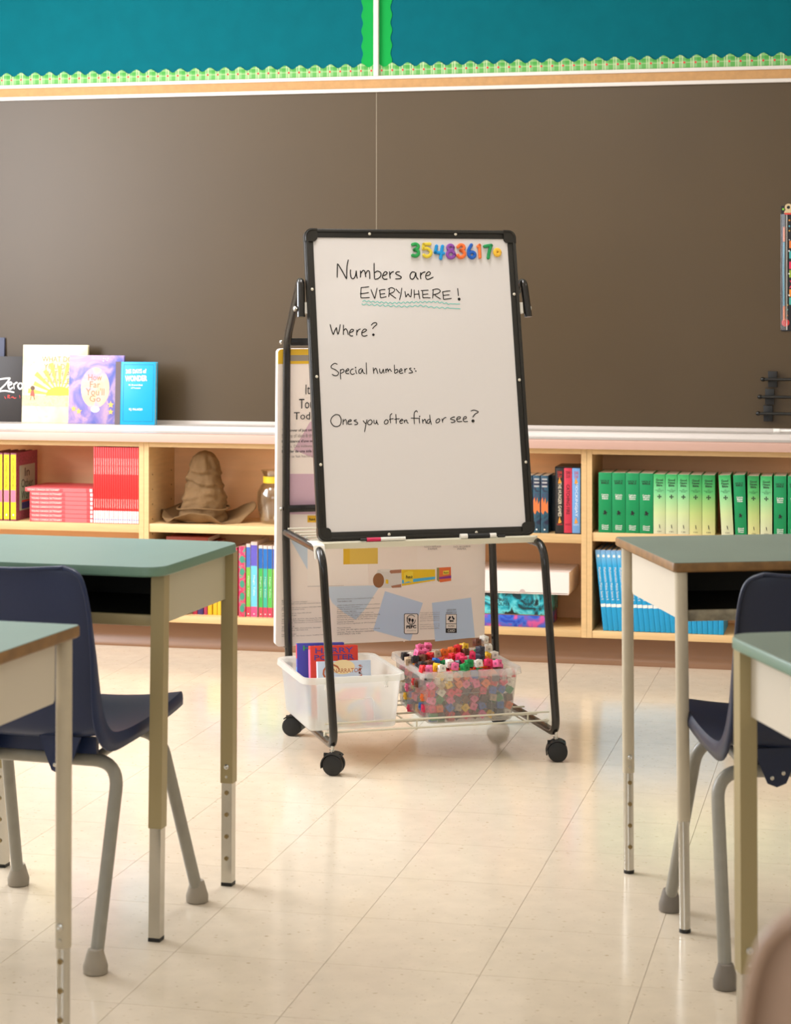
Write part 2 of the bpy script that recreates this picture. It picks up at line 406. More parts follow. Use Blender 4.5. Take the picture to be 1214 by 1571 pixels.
# ---------------------------------------------------------------- books
m_page = M('book_paper', (236, 220, 196), .8)
m_black = M('black_print', (22, 22, 24), .5); m_white = M('white_print', (245, 242, 235), .5)
def book(label, group, t, h, d, cover, loc, rz=0, lean=0, lay=False, name='book', hard=.0, build=None):
    """spine faces -y at the thing's origin; lean tips it about its bottom corner"""
    r = thing(name, label, 'book', group=group)
    mw = Matrix.Translation(loc) @ Matrix.Rotation(rz, 4, 'Z') @ Matrix.Rotation(lean, 4, 'Y')
    if lay: mw = mw @ Matrix.Rotation(PI/2, 4, 'Y')
    r.matrix_world = mw
    c = .0018+hard
    MB().box(0, t, 0, c, 0, h, bev=min(.0009, c*.4)).box(0, c, c, d, 0, h).box(t-c, t, c, d, 0, h).build('cover', cover, r)
    e = .0035 if hard else .0008
    MB().box(c, t-c, c, d-e*1.5, e, h-e).build('pages', m_page, r)
    return r
# green bibles, right bookcase, upper shelf
m_dkg = M('dark_green_cover', (0, 142, 82), .45, vary=.05, vscale=20)
def grad_mat(name, stops, rough=.45):
    m = M(name, (200, 200, 200), rough); nt = m.node_tree
    tc = nt.nodes.new('ShaderNodeTexCoord'); sx = nt.nodes.new('ShaderNodeSeparateXYZ'); cr = nt.nodes.new('ShaderNodeValToRGB')
    nt.links.new(tc.outputs['Generated'], sx.inputs[0]); nt.links.new(sx.outputs[2], cr.inputs[0])
    el = cr.color_ramp.elements
    while len(el) < len(stops): el.new(.5)
    for e_, (p, c) in zip(el, stops): e_.position = p; e_.color = (*lin(c), 1)
    nt.links.new(cr.outputs[0], nt.nodes['Principled BSDF'].inputs['Base Color']); return m
m_ltg = grad_mat('pale_green_cover', [(0, (220, 218, 184)), (.35, (206, 222, 160)), (.7, (120, 206, 140)), (.92, (70, 178, 100)), (1, (40, 160, 84))])
m_ltg2 = grad_mat('olive_green_cover', [(0, (222, 214, 150)), (.35, (186, 204, 124)), (.7, (84, 178, 96)), (.92, (40, 150, 74)), (1, (20, 130, 64))])
ZS = .471
edges = [918.6, 939.3, 960.3, 981.5, 1003, 1021.6, 1040, 1058.3, 1077.6, 1097.9]
kinds = 'DDDDPPPQQ'
specs = [(edges[i], edges[i+1], kinds[i], 0) for i in range(9)]
specs += [(1107.5, 1126.5, 'P', -3), (1128.5, 1147, 'D', -2), (1148, 1166.3, 'Q', -.5), (1167, 1185.6, 'P', 0), (1187.6, 1207.5, 'D', 0), (1209, 1229, 'D', 0)]
cnt = {'D': 0, 'P': 0, 'Q': 0}
def cross(mb, x, z, r, y=-.0005):
    for a in range(4):
        c, s = math.cos(a*PI/2), math.sin(a*PI/2)
        pl = [(x+(u*c-v*s)*r, z+(u*s+v*c)*r) for u, v in ((.0, -.1), (.55, -.22), (1, -.42), (1, .42), (.55, .22), (0, .1))]
        mb.prism(pl, y, y+.0004, PXZ)
for i, (a, b, kd, ln) in enumerate(specs):
    x0_, _ = W(a, 800, CY+.006); x1_, _ = W(b, 800, CY+.006)
    t = x1_-x0_-.0012; h = .208+(.002 if kd == 'D' else 0); cnt[kd] += 1
    if kd == 'D':
        lab = 'dark green bible, %s from the left end of the green row' % ordinal(i)
    else:
        lab = '%s bible with black cross, %s from the left end of the green row' % ('pale green faded' if kd == 'P' else 'olive green faded', ordinal(i))
    r = book(lab, 'green bibles on the right shelf', t, h, .15, {'D': m_dkg, 'P': m_ltg, 'Q': m_ltg2}[kd], (x0_, CY+.006, ZS+(t*math.sin(rad(abs(ln))) if ln < 0 else 0)*0+.0003), lean=rad(ln))
    if ln < 0:   # stands on its lower right corner
        r.location.z += t*math.sin(rad(-ln))*0
    cx = t/2
    if kd == 'D':
        text('spine_title', 'HOLY\nBIBLE', m_black, r, cx, -.0004, h*.845, w=t*.66, h=.014, bold=.02)
        text('spine_edition', 'Catholic\nMission\nEdition', m_white, r, cx, -.0004, h*.60, w=t*.55, h=.019, bold=.02)
        text('spine_publisher', 'Good\nNews\nPress', m_white, r, cx, -.0004, h*.09, w=t*.5, h=.018, bold=.02)
        e_ = MB(); e_.prism([(cx+u*t*.2, h*.33+v*t*.2) for u, v in ((-1,-.2),(-.3,0),(-.6,.6),(0,1),(.5,.3),(1,.1),(.4,-.3),(.7,-1),(0,-.5),(-.7,-1),(-.4,-.4))], -.0005, -.0002, PXZ); e_.build('spine_emblem', m_black, r)
    else:
        text('spine_title', 'Good\nNews\nBible', m_black, r, cx, -.0004, h*.86, w=t*.6, h=.027, bold=.02)
        text('spine_edition', 'with\nDeuterocanonicals\nApocrypha', m_black, r, cx, -.0004, h*.73, w=t*.7, h=.013)
        e_ = MB(); cross(e_, cx, h*.625, t*.17); e_.build('spine_cross', m_black, r)
        e_ = MB(); e_.prism([(cx+u*t*.1, h*.12+v*t*.2) for u, v in ((-.3,-1),(0,-.1),(.9,-1),(.5,.1),(.3,.9),(-.4,1),(-.1,.2))], -.0005, -.0002, PXZ); e_.build('spine_figure', m_black, r)
        text('spine_publisher', 'CBS', m_black, r, cx, -.0004, h*.04, w=t*.36, h=.004)
# blue paperbacks leaning on the lower right shelf
m_blue = grad_mat('bright_blue_cover', [(0, (24, 158, 212)), (.8, (30, 160, 214)), (.93, (110, 176, 216)), (1, (120, 160, 200))])
def text_on_spine(r, s, t, h, zc, length, mat=m_white, frac=.45, name='spine_title'):
    return text(name, s, mat, r, t/2, -.0004, zc, w=length, h=t*frac, down=True)
pitch = 8.05
for i in range(23):
    x_, _ = W(925.8+pitch*i, 966, CY+.012); x2, _ = W(925.8+pitch*(i+1), 966, CY+.012)
    ln = -5.8 if i < 14 else -5.8+(i-13)*.62
    t = (x2-x_)*math.cos(rad(ln))-.0006
    r = book('thin bright blue paperback leaning left, %s from the left end of the lower row' % ordinal(i), 'blue paperbacks on the lower right shelf', t, .283, .215, m_blue, (x_, CY+.012, .1265+abs(t*math.sin(rad(ln)))*0), lean=rad(ln))
    MB().box(.0006, t-.0006, -.0004, 0, .083, .094).build('spine_label', m_white, r)
    text_on_spine(r, 'Mathematics Makes Sense 6', t, .283, .165, .115)
    MB().prism(ell(t/2, .262, t*.26, t*.3, 10), -.0004, 0, PXZ).build('spine_logo', m_white, r)
# red readers and dictionaries, left bookcase
m_redc = M('red_cover', (222, 42, 40), .4); m_pink = M('pinkish_red_cover', (214, 84, 88), .42); m_pale = M('pale_pink_print', (246, 216, 208), .5)
ZA = .458
xa, _ = W(143.5, 790, CY+.004); xb, _ = W(213.0, 790, CY+.004); n = 20; p = (xb-xa)/n
m_bluep = M('blue_print', (90, 110, 200), .5)
for i in range(n):
    t = p-.0007
    r = book('thin red dictionary standing upright, %s from the left in the red block' % ordinal(i), 'red dictionaries standing upright', t, .283, .21, m_redc, (xa+i*p, CY+.004, ZA+.0003))
    text_on_spine(r, 'YOUNG CANADA', t, .283, .212, .060, m_pale, .5)
    text_on_spine(r, 'DICTIONARY', t, .283, .073, .034, m_pale, .5, 'spine_subtitle')
    MB().box(.0005, t-.0005, -.0004, 0, .002, .047).build('spine_label', m_white, r)
    MB().box(.0005, t-.0005, -.0008, -.0004, .0135, .0155).build('label_line', m_bluep, r)
zt = ZA+.0003
for i in range(8):
    hx0 = 45.5 if i < 7 else 38.5; hx1 = 143 if i < 7 else 142.5
    x_, _ = W(hx0, 790, CY+.008); x2, _ = W(hx1, 790, CY+.008)
    th = .0160
    # laid flat: spine to the front, top of the book to the left
    r = book('red dictionary lying flat, %s from the bottom of the stack' % ordinal(i), 'red dictionaries lying in a stack', th-.0006, x2-x_, .21, m_pink, (x_, CY+.008, zt+th-.0006), lay=True)
    zt += th
    L = x2-x_
    text('spine_title', 'YOUNG CANADA DICTIONARY', m_pale, r, th/2, -.0004, L*.27, w=L*.48, h=th*.5, base=FACE @ Matrix.Rotation(PI/2, 4, 'Z'), bold=.015)
    MB().box(.0007, th-.0013, -.0004, 0, L*.56, L*.9).build('spine_panel', M('lighter_red_print', (222, 110, 112), .45), r)
    MB().box(.002, th-.003, -.0004, 0, L*.955, L*.99).build('spine_label', m_white, r)
# yellow reference books at the left
m_yel = M('yellow_cover', (238, 214, 30), .45); m_plum = M('plum_patterned_cover', (142, 66, 82), .5, vary=.35, vscale=160)
for i, (a, b) in enumerate(((-18, -7.5), (-6, 4), (5.5, 14.5), (16, 25))):
    x_, _ = W(a, 790, CY+.01); x2, _ = W(b, 790, CY+.01); t = x2-x_
    r = book('thick yellow-spined reference book, %s from the right of the yellow ones' % ordinal(3-i), 'yellow and plum reference books', t, .254, .20, m_plum, (x_, CY+.01, ZA+.0003), hard=.001)
    MB().box(.0015, t-.0015, -.0006, 0, .006, .248).build('spine_band', m_yel, r)
    MB().box(.002, t-.002, -.0010, -.0006, .07, .115).build('spine_panel', M('pink_print', (222, 120, 150), .5), r)
    text('spine_title', 'In Other Words', M('olive_print', (120, 110, 30), .5), r, t/2, -.0012, .18, w=.11, h=t*.4, down=True)
    MB().prism(ell(t/2, .022, .003, .004, 8), -.0010, -.0006, PXZ).build('spine_logo', m_white, r)
# its right-hand cover shows: print on the +x face
side = Matrix(((0, 0, 1, 0), (1, 0, 0, 0), (0, 1, 0, 0), (0, 0, 0, 1)))  # x->y, y->z, z->x
MB().box(t, t+.0005, .03, .175, .035, .205).build('cover_panel', M('sage_print', (160, 176, 150), .5), r)
for s_, z_, w_ in (('In', .178, .045), ('Other', .136, .11), ('Words', .092, .11)):
    text('cover_title', s_, m_black, r, t+.0010, .10, z_, w=w_, h=.032, base=side)
MB().box(t+.0005, t+.001, .05, .16, .04, .065).build('cover_box', M('navy_print', (60, 60, 120), .5), r)
MB().box(t+.0005, t+.001, .05, .16, .066, .072).build('cover_line', m_redc, r)

# middle bookcase, upper shelf right: two fantasy novels, a gap, a boxed set
ZB = .462
def swirl_mat(name, a, b, c, scale=14, rough=.4, d=None):
    m = M(name, a, rough); nt = m.node_tree; tc = nt.nodes.new('ShaderNodeTexCoord')
    no = nt.nodes.new('ShaderNodeTexNoise'); no.inputs['Scale'].default_value = scale; no.inputs['Detail'].default_value = 4; no.inputs['Distortion'].default_value = 1.2
    cr = nt.nodes.new('ShaderNodeValToRGB'); el = cr.color_ramp.elements
    cols = [a, b, c]+([d] if d else [])
    while len(el) < len(cols): el.new(.5)
    for i, (e_, q) in enumerate(zip(el, cols)): e_.position = .36+.28*i/(len(cols)-1); e_.color = (*lin(q), 1)
    nt.links.new(tc.outputs['Object'], no.inputs['Vector']); nt.links.new(no.outputs[0], cr.inputs[0]); nt.links.new(cr.outputs[0], nt.nodes['Principled BSDF'].inputs['Base Color']); return m
m_fant = swirl_mat('dark_teal_fantasy_cover', (38, 40, 66), (44, 92, 110), (58, 60, 90), 30)
m_oran = M('orange_print', (226, 120, 60), .5)
for i, (a, b) in enumerate(((806.5, 817.5), (818, 829.5), (830, 842))):
    x_, _ = W(a, 812, CY+.02); x2, _ = W(b, 812, CY+.02); t = x2-x_-.001
    r = book('dark teal novel with orange beast on its spine, %s' % ('half behind the easel frame' if i == 0 else 'left one of the visible pair' if i == 1 else 'right one of the visible pair'), 'dark teal novels by the easel', t, .203, .13, m_fant, (x_, CY+.02, ZB+.0003))
    MB().prism([(t*u, .1*v+.065) for u, v in ((.05,.1),(.3,.0),(.55,.15),(.95,.05),(.95,.5),(.7,.35),(.6,.62),(.4,.4),(.25,.62),(.05,.5))], -.0005, -.0001, PXZ).build('spine_picture', m_oran, r)
    for zz in (.165, .178, .190): MB().prism(rrect(t*.75, .006, .0028, 3, t/2, zz), -.0005, -.0001, PXZ).build('spine_scroll', M('grey_print', (170, 170, 170), .5), r)
    MB().prism(ell(t/2, .012, .003, .003, 8), -.0005, -.0001, PXZ).build('spine_logo', m_white, r)
m_dkteal = M('dark_teal_cover', (10, 42, 56), .4)
x_, _ = W(845, 812, CY+.09); x2, _ = W(852, 812, CY+.09)
book('very dark teal book set back beside the boxed set', None, x2-x_, .2, .13, m_dkteal, (x_, CY+.09, ZB+.0003))
x_, _ = W(851.8, 812, CY+.012); x2, _ = W(892.0, 812, CY+.012); Wd = x2-x_
bx = thing('slipcase', 'black slipcase holding three novels on the middle bookcase shelf', 'slipcase', (x_, CY+.012, ZB+.0003))
m_slip = M('black_slipcase_card', (24, 20, 20), .4)
MB().box(0, .0025, 0, .155, 0, .236).box(Wd-.0025, Wd, 0, .155, 0, .236).box(.0025, Wd-.0025, 0, .155, .2335, .236).box(.0025, Wd-.0025, 0, .155, 0, .0025).box(.0025, Wd-.0025, .1525, .155, .0025, .2335).build('slipcase_card', m_slip, bx)
iw = (Wd-.006)/3
m_flame = M('gold_print', (226, 150, 50), .5); m_ppr = M('red_print', (222, 60, 50), .5)
sets = [('black', M('black_cover', (34, 32, 32), .45), 'THE HUNGER GAMES', M('cream_print', (226, 214, 190), .5), 'black novel, left one in the black slipcase'),
        ('red', M('raspberry_cover', (206, 50, 74), .45), 'CATCHING FIRE', M('dark_red_print', (70, 14, 24), .5), 'raspberry red novel in the middle of the slipcase'),
        ('sky', M('sky_blue_cover', (112, 160, 214), .45), 'MOCKINGJAY', M('pale_print', (224, 230, 236), .5), 'sky blue novel, right one in the black slipcase')]
for i, (nm, mt, ti, tm, lab) in enumerate(sets):
    t = iw-.0008
    r = book(lab, 'novels in the black slipcase', t, .229, .145, mt, (x_+.003+i*iw, CY+.0125, ZB+.0033))
    text('spine_title', ti, tm, r, t/2, -.0004, .118, w=.12 if i != 1 else .105, h=t*.42, down=True, bold=.01)
    text('spine_author', 'SUZANNE\nCOLLINS', m_ppr if i != 1 else sets[1][3], r, t/2, -.0004, .206, w=t*.6, h=.024)
    if i != 1:
        for zz in (.185, .045): MB().prism([(t/2+u*t*.22, zz+v*.011) for u, v in ((-1,-1),(-.6,.2),(0,1.2),(.3,.2),(1,-.6),(.2,-1))], -.0005, -.0001, PXZ).build('spine_flame', m_flame, r)
    text('spine_publisher', 'SCHOLASTIC', tm if i else m_ppr, r, t/2, -.0004, .030, w=t*.7, h=.006)

# middle bookcase, lower shelf right: white carton on two board games
ZL = .1263
def Wx(px, py, Y): return W(px, py, Y)[0]
g0, g1 = -1.62, Wx(842, 960, CY+.03)
bp = thing('game_box', 'purple and blue patterned box at the bottom of the lower shelf pile', 'box', (g0, CY+.03, ZL))
m_purp = swirl_mat('purple_blue_print', (40, 70, 190), (60, 110, 214), (120, 90, 190), 18, .4, (214, 90, 160))
MB().box(0, g1-g0, 0, .2, 0, .041, bev=.001).build('box_lid', m_purp, bp); MB().box(.002, g1-g0-.002, .002, .198, .041, .044).build('box_base', M('tan_card', (200, 150, 110), .7), bp)
bt = thing('game_box', 'turquoise and black illustrated box between white carton and purple box', 'box', (g0, CY+.028, ZL+.0443))
m_turq = swirl_mat('turquoise_black_print', (16, 60, 70), (30, 170, 190), (110, 216, 224), 15, .4, (20, 30, 34))
gx = Wx(842.5, 930, CY+.028)
MB().box(0, gx-g0, 0, .21, 0, .074, bev=.001).build('box_lid', m_turq, bt); 
for k, (px_, s_) in enumerate(((771, 'CHRIS\nCOLFER'), (815, 'THE LAND\nOF STORIES'))):
    text('box_title', s_, M('dark_print', (20, 50, 60), .5), bt, Wx(px_, 936, CY+.028)-g0, -.0005, .042, w=.055, h=.026, bold=.01)
wx0, wx1 = -1.60, Wx(872.5, 905, CY+.02)
wt = thing('carton', 'flat white cardboard carton lying on top of the turquoise box', 'carton', (wx0, CY+.02, ZL+.1193))
m_wcard = M('white_carton_card', (244, 230, 222), .6, vary=.02, vscale=5)
MB().box(0, wx1-wx0, 0, .24, 0, .004).box(0, .003, 0, .24, .004, .074).box(wx1-wx0-.003, wx1-wx0, 0, .24, .004, .074).build('tray', m_wcard, wt)
MB().box(-.002, wx1-wx0+.002, -.003, .0, .006, .0795).box(-.002, wx1-wx0+.002, 0, .24, .0765, .0795).box(wx1-wx0, wx1-wx0+.003, 0, .24, .01, .0765).build('lid', m_wcard, wt)
MB().prism([(u, v) for u, v in ell(Wx(802, 914, CY+.02)-wx0, .004, .011, .013, 14) if v > .003], -.0034, -.0028, PXZ).build('thumb_notch', M('shadow_card', (196, 176, 172), .7), wt)

# middle bookcase, lower shelf left: colourful novels seen beside the left desk
cols = [('magenta patterned', swirl_mat('magenta_dotted', (206, 40, 90), (222, 70, 110), (60, 160, 130), 60), 366.5, 377, .258, None),
        ('slim purple-topped green and red', None, 378, 384.5, .268, 'A'), ('purple-topped pale blue and pink', None, 385, 395, .276, 'B'),
        ('slim blue-topped green and red', None, 397, 403.5, .264, 'C'), ('blue-topped turquoise and red', None, 404, 410.5, .263, 'C2'), ('blue-topped green and red', None, 411, 418, .263, 'C3'), ('blue-topped lime', None, 418.7, 426, .263, 'A2'), ('slim turquoise-banded', None, 427, 435, .263, 'C2')]
bands = {'A': ((70, 110, 190), (120, 190, 70), (214, 60, 80)), 'B': ((100, 90, 190), (110, 200, 220), (222, 80, 130)), 'C': ((30, 100, 180), (70, 180, 80), (206, 60, 80)), 'C2': ((30, 110, 190), (60, 180, 150), (214, 60, 90)), 'C3': ((20, 100, 180), (90, 190, 80), (214, 60, 90)), 'A2': ((60, 90, 180), (130, 190, 70), (222, 70, 90))}
for i, (nm, mt, a, b, h, kd) in enumerate(cols):
    x_ = Wx(a, 942, CY+.03); x2 = Wx(b, 942, CY+.03); t = x2-x_-.0006
    r = book('%s children\'s novel, %s in the colourful row left of the easel' % (nm, ordinal(i)), 'colourful novels left of the easel', t, h, .16, mt or M('cream_cover', (220, 200, 190), .5), (x_, CY+.03, ZL))
    if kd:
        c3 = bands[kd]
        for q, (z0_, z1_) in enumerate(((h*.68, h*.955), (h*.14, h*.68), (.002, h*.14))):
            MB().box(.0004, t-.0004, -.0005, 0, z0_, z1_).build('spine_band', M('band_%d_%d_%d' % c3[q], c3[q], .45), r)
        MB().prism(ell(t/2, .012, .0025, .0025, 8), -.0009, -.0005, PXZ).build('spine_dot', m_white, r)
        text('spine_title', 'Magic Tales', m_white, r, t/2, -.0009, h*.42, w=.075, h=t*.35, down=True)
    else:
        for q in range(5): MB().prism(ell(t/2, .03+.045*q, t*.36, .014, 12), -.0005, 0, PXZ).build('spine_oval', M('green_oval', (60, 150, 120), .5), r)
ycol = [((296, 303), (176, 40, 70), 'crimson', .10), ((303.5, 312), (60, 50, 110), 'navy and cream', .15), ((313, 318.2), (176, 60, 90), 'plum', .16), ((319, 325.5), (236, 186, 30), 'golden yellow', .19), ((327, 333.5), (238, 190, 40), 'golden yellow', .19), ((334, 340), (240, 194, 50), 'golden yellow', .19), ((341, 348), (238, 190, 40), 'golden yellow', .19), ((349, 356), (238, 186, 30), 'golden yellow', .19), ((357, 364.5), (206, 40, 90), 'magenta', .25)]
for i, ((a, b), c, nm, h) in enumerate(ycol):
    x_ = Wx(a, 938, CY+.05); x2 = Wx(b, 938, CY+.05); t = x2-x_-.0006
    r = book('thin %s book, %s of the low row seen under the left desk' % (nm, ordinal(i)), 'low row of thin books under the left desk edge', t, h, .14, M('cover_%d_%d_%d' % c, c, .45), (x_, CY+.05, ZL))
    if nm == 'golden yellow': MB().box(.0004, t-.0004, -.0005, 0, .12, h-.002).build('spine_band', M('purple_band', (80, 70, 180), .5), r)
# flat red-brown books under the hat shelf
for i in range(3):
    x_ = Wx(249+i*3, 835, CY+.04); t = .022
    r = book('red-brown hardback lying flat below the hat, %s from the bottom' % ordinal(i), 'red-brown hardbacks below the hat', t, .20-.02*i, .18, M('red_brown_cover', (150, 62, 40), .5), (x_, CY+.04, .345+.0225*i+t), lay=True, hard=.001, rz=rad(2*i-2))
o = thing('storage_box', 'brown box under the red-brown hardbacks, hidden by the left desk', 'box', (Wx(247, 900, CY+.03), CY+.03, ZL))
MB().box(0, .10, 0, .2, 0, .21, bev=.002).build('box_body', M('brown_box_card', (150, 100, 70), .7), o); MB().box(-.001, .101, -.001, .201, .18, .2183).build('box_lid', M('brown_lid_card', (140, 92, 64), .7), o)

# books standing on the ledge
def ledge_book(label, a, b, top, Y, t, cover, hard=.001, name='book'):
    x0_, z0_ = W(a, 645, Y); x1_, z1_ = W(b, top, Y)
    zb = .8155; L = rad(-3.2); h = (z1_-zb)/math.cos(L)
    r = thing(name, label, 'book', group='books leaning on the chalkboard')
    r.matrix_world = Matrix.Translation((x0_, Y, zb)) @ Matrix.Rotation(L, 4, 'X')
    w_ = x1_-x0_; c = .002+hard
    MB().box(0, w_, 0, c, 0, h, bev=.0006).box(0, w_, t-c, t, 0, h).box(0, c, c, t-c, 0, h).build('cover', cover, r)
    MB().box(c, w_-.003, c, t-c, .002, h-.002).build('pages', m_page, r)
    def pt(px, py):
        p_ = hit(px, py, Vector((x0_, Y, zb)), (r.matrix_world.to_3x3() @ Vector((0, 1, 0)))); q = r.matrix_world.inverted() @ p_; return q.x, q.z
    return r, w_, h, pt
r, w_, h, pt = ledge_book('dark slate blue book at the left edge behind the black one', -60, 4, 518, 7.472, .012, M('slate_blue_cover', (72, 76, 98), .5))
r, w_, h, pt = ledge_book('black picture book with white brush lettering Zero', -55, 36, 547, 7.445, .010, M('charcoal_cover', (48, 42, 40), .5))
def strokes_on(r, pt, name, strokes, wd, mat, y=-.0007, smooth_=True):
    mb = MB()
    for st in strokes:
        q = [pt(*p_) for p_ in st]; q = smooth_path(q) if smooth_ else q
        ribbon(mb, [(u, y, v) for u, v in q], wd, Vector((0, -1, 0)), 0)
    return mb.build(name, mat, r, smooth=False)
strokes_on(r, pt, 'cover_title', [[(-6, 583), (5, 581), (16, 580)], [(16, 580), (8, 590), (-4, 601)], [(-4, 601), (8, 599.5), (22, 602)], [(12.5, 592), (18, 589), (16, 586), (12.5, 590), (15, 597), (20, 594)], [(21, 588), (22, 597)], [(21, 591), (25, 587), (27, 588)], [(31, 587), (27.5, 592), (31, 597), (35, 592), (32, 587)]], .006, m_white)
strokes_on(r, pt, 'cover_author', [[(7, 608), (9, 612)], [(12, 606), (12, 611)], [(12, 606), (15, 607), (12.5, 609), (16, 611)], [(17, 610), (20, 609), (22, 611), (25, 610)], [(30, 606), (31, 611)]], .003, m_ppr)
m_sunbg = swirl_mat('cream_watercolour', (220, 210, 168), (224, 216, 186), (226, 218, 196), 6, .6, (222, 200, 112))
r, w_, h, pt = ledge_book('large cream and yellow picture book with sun rays on its cover', 33, 132.5, 529.5, 7.420, .014, m_sunbg)
mb = MB(); cxs, czs = pt(91, 607)
for k in range(11):
    a = rad(8+16.4*k); L1 = .115 if k % 2 else .13
    pl = [(cxs+.01*math.cos(a), czs+.01*math.sin(a)), (cxs+L1*math.cos(a-.07), czs+L1*math.sin(a-.07)), (cxs+L1*math.cos(a+.07), czs+L1*math.sin(a+.07))]
    pl = [(min(w_-.002, max(.002, u)), v) for u, v in pl]
    mb.prism(pl, -.0006, -.0002, PXZ)
mb.build('ray_print', M('sun_yellow_print', (240, 216, 84), .5), r)
mb = MB(); mb.prism([(max(.002, min(w_-.002, u)), v) for u, v in ell(cxs, czs, .055, .035, 20) if v > czs-.004], -.0008, -.0006, PXZ); mb.build('sun_print', M('sun_core_print', (236, 206, 60), .5), r)
mb = MB(); u0, v0 = pt(34, 622); u1, v1 = pt(131, 608); mb.prism([(u0, v0), (u1, v0-.003), (u1, v1+.006), ((u0+u1)/2, v1), (u0, v1+.002)], -.0010, -.0008, PXZ); mb.build('meadow_print', swirl_mat('meadow_wash', (228, 208, 130), (244, 230, 160), (214, 204, 140), 40), r)
for s_, yy, wp in (('WHAT DO', 551, .125), ('YOU DO', 562.5, .11), ('WITH A', 573.5, .11), ('CHANCE?', 585, .12)):
    u, v = pt(88, yy); text('cover_title', s_, M('tan_grey_print', (170, 152, 108), .6), r, min(u, w_-wp/2-.02), -.0012, v, w=wp, h=.021)
u, v = pt(50, 605)
MB().prism(ell(u, v+.024, .009, .009, 12), -.0012, -.0010, PXZ).build('figure_head', M('umber_print', (110, 80, 60), .6), r)
MB().prism([(u-.006, v+.015), (u+.006, v+.015), (u+.010, v-.008), (u-.010, v-.006)], -.0012, -.0010, PXZ).build('figure_coat', M('brick_print', (190, 96, 80), .6), r)
MB().prism([(u-.007, v-.007), (u-.004, v-.007), (u-.006, v-.022), (u-.010, v-.022)], -.0012, -.0010, PXZ).prism([(u+.003, v-.007), (u+.007, v-.007), (u+.011, v-.02), (u+.007, v-.021)], -.0012, -.0010, PXZ).build('figure_legs', M('umber_print', (110, 80, 60), .6), r)
m_lil = swirl_mat('lilac_watercolour', (96, 102, 176), (140, 124, 184), (190, 156, 182), 9, .5, (124, 116, 182))
r, w_, h, pt = ledge_book('lilac and peach picture book partly behind the turquoise book', 104.5, 188.5, 545.5, 7.396, .012, m_lil)
u, v = pt(146, 595); MB().prism(ell(u, v, .058, .078, 28), -.0006, -.0002, PXZ).build('glow_print', swirl_mat('peach_wash', (222, 186, 150), (224, 180, 164), (202, 160, 182), 14), r)
for s_, yy, wp, hp in (('How', 579, .055, .024), ('Far', 590, .042, .024), ("You'll", 601, .075, .028), ('Go', 611.5, .045, .024)):
    u, v = pt(146, yy); text('cover_title', s_, M('tan_print', (168, 120, 84), .6), r, u, -.0010, v, w=wp, h=hp)
for (px_, py_, s_) in ((113, 627, .012), (121, 631, .013), (170, 621, .014), (170, 632, .012)):
    u, v = pt(px_, py_)
    MB().prism([(u+s_*(1 if k % 2 == 0 else .45)*math.sin(k*PI/5), v+s_*(1 if k % 2 == 0 else .45)*math.cos(k*PI/5)) for k in range(10)], -.0010, -.0006, PXZ).build('star_print', M('amber_print', (246, 190, 90), .5), r)
for k in range(6):
    u, v = pt(158+random.random()*12, 549+random.random()*10); MB().prism(ell(u, v, .0016, .0016, 6), -.0008, -.0004, PXZ).build('spark_print', m_white, r)
u, v = pt(146, 628); MB().prism(ell(u, v, .018, .012, 16), -.0010, -.0006, PXZ).build('light_print', M('pale_blue_print', (206, 222, 244), .5), r)
m_tq = M('turquoise_cover', (0, 160, 204), .45)
r, w_, h, pt = ledge_book('turquoise hardback with brown spine and cream lettering', 176, 237.5, 555.5, 7.366, .022, m_tq, hard=.0015)
MB().box(0, .021, -.0012, 0, .0, h).build('spine_cloth', M('taupe_cloth', (104, 90, 92), .7), r)
mb = MB(); a0, a1, b0, b1 = .032, w_-.008, .012, h-.010
for q in ((a0, a1, b0, b0+.0012), (a0, a1, b1-.0012, b1), (a0, a0+.0012, b0, b1), (a1-.0012, a1, b0, b1)): mb.box(q[0], q[1], -.0005, 0, q[2], q[3])
mb.build('border_line', M('deep_teal_print', (0, 100, 140), .5), r)
m_crm = M('cream_title_print', (250, 226, 190), .5)
for s_, yy, wp, hp in (('365 DAYS of', 569.5, .082, .017), ('WONDER', 580.5, .088, .022)):
    u, v = pt(209, yy); text('cover_title', s_, m_crm, r, u, -.0010, v, w=wp, h=hp, bold=.035, tilt=.03)
for s_, yy, wp, hp in (("Mr. Browne's Book", 590.5, .056, .007), ('of Precepts', 595.5, .038, .007), ('R.J. PALACIO', 628.5, .054, .011)):
    u, v = pt(208.5, yy); text('cover_subtitle', s_, m_white, r, u, -.0010, v, w=wp, h=hp, bold=.02)

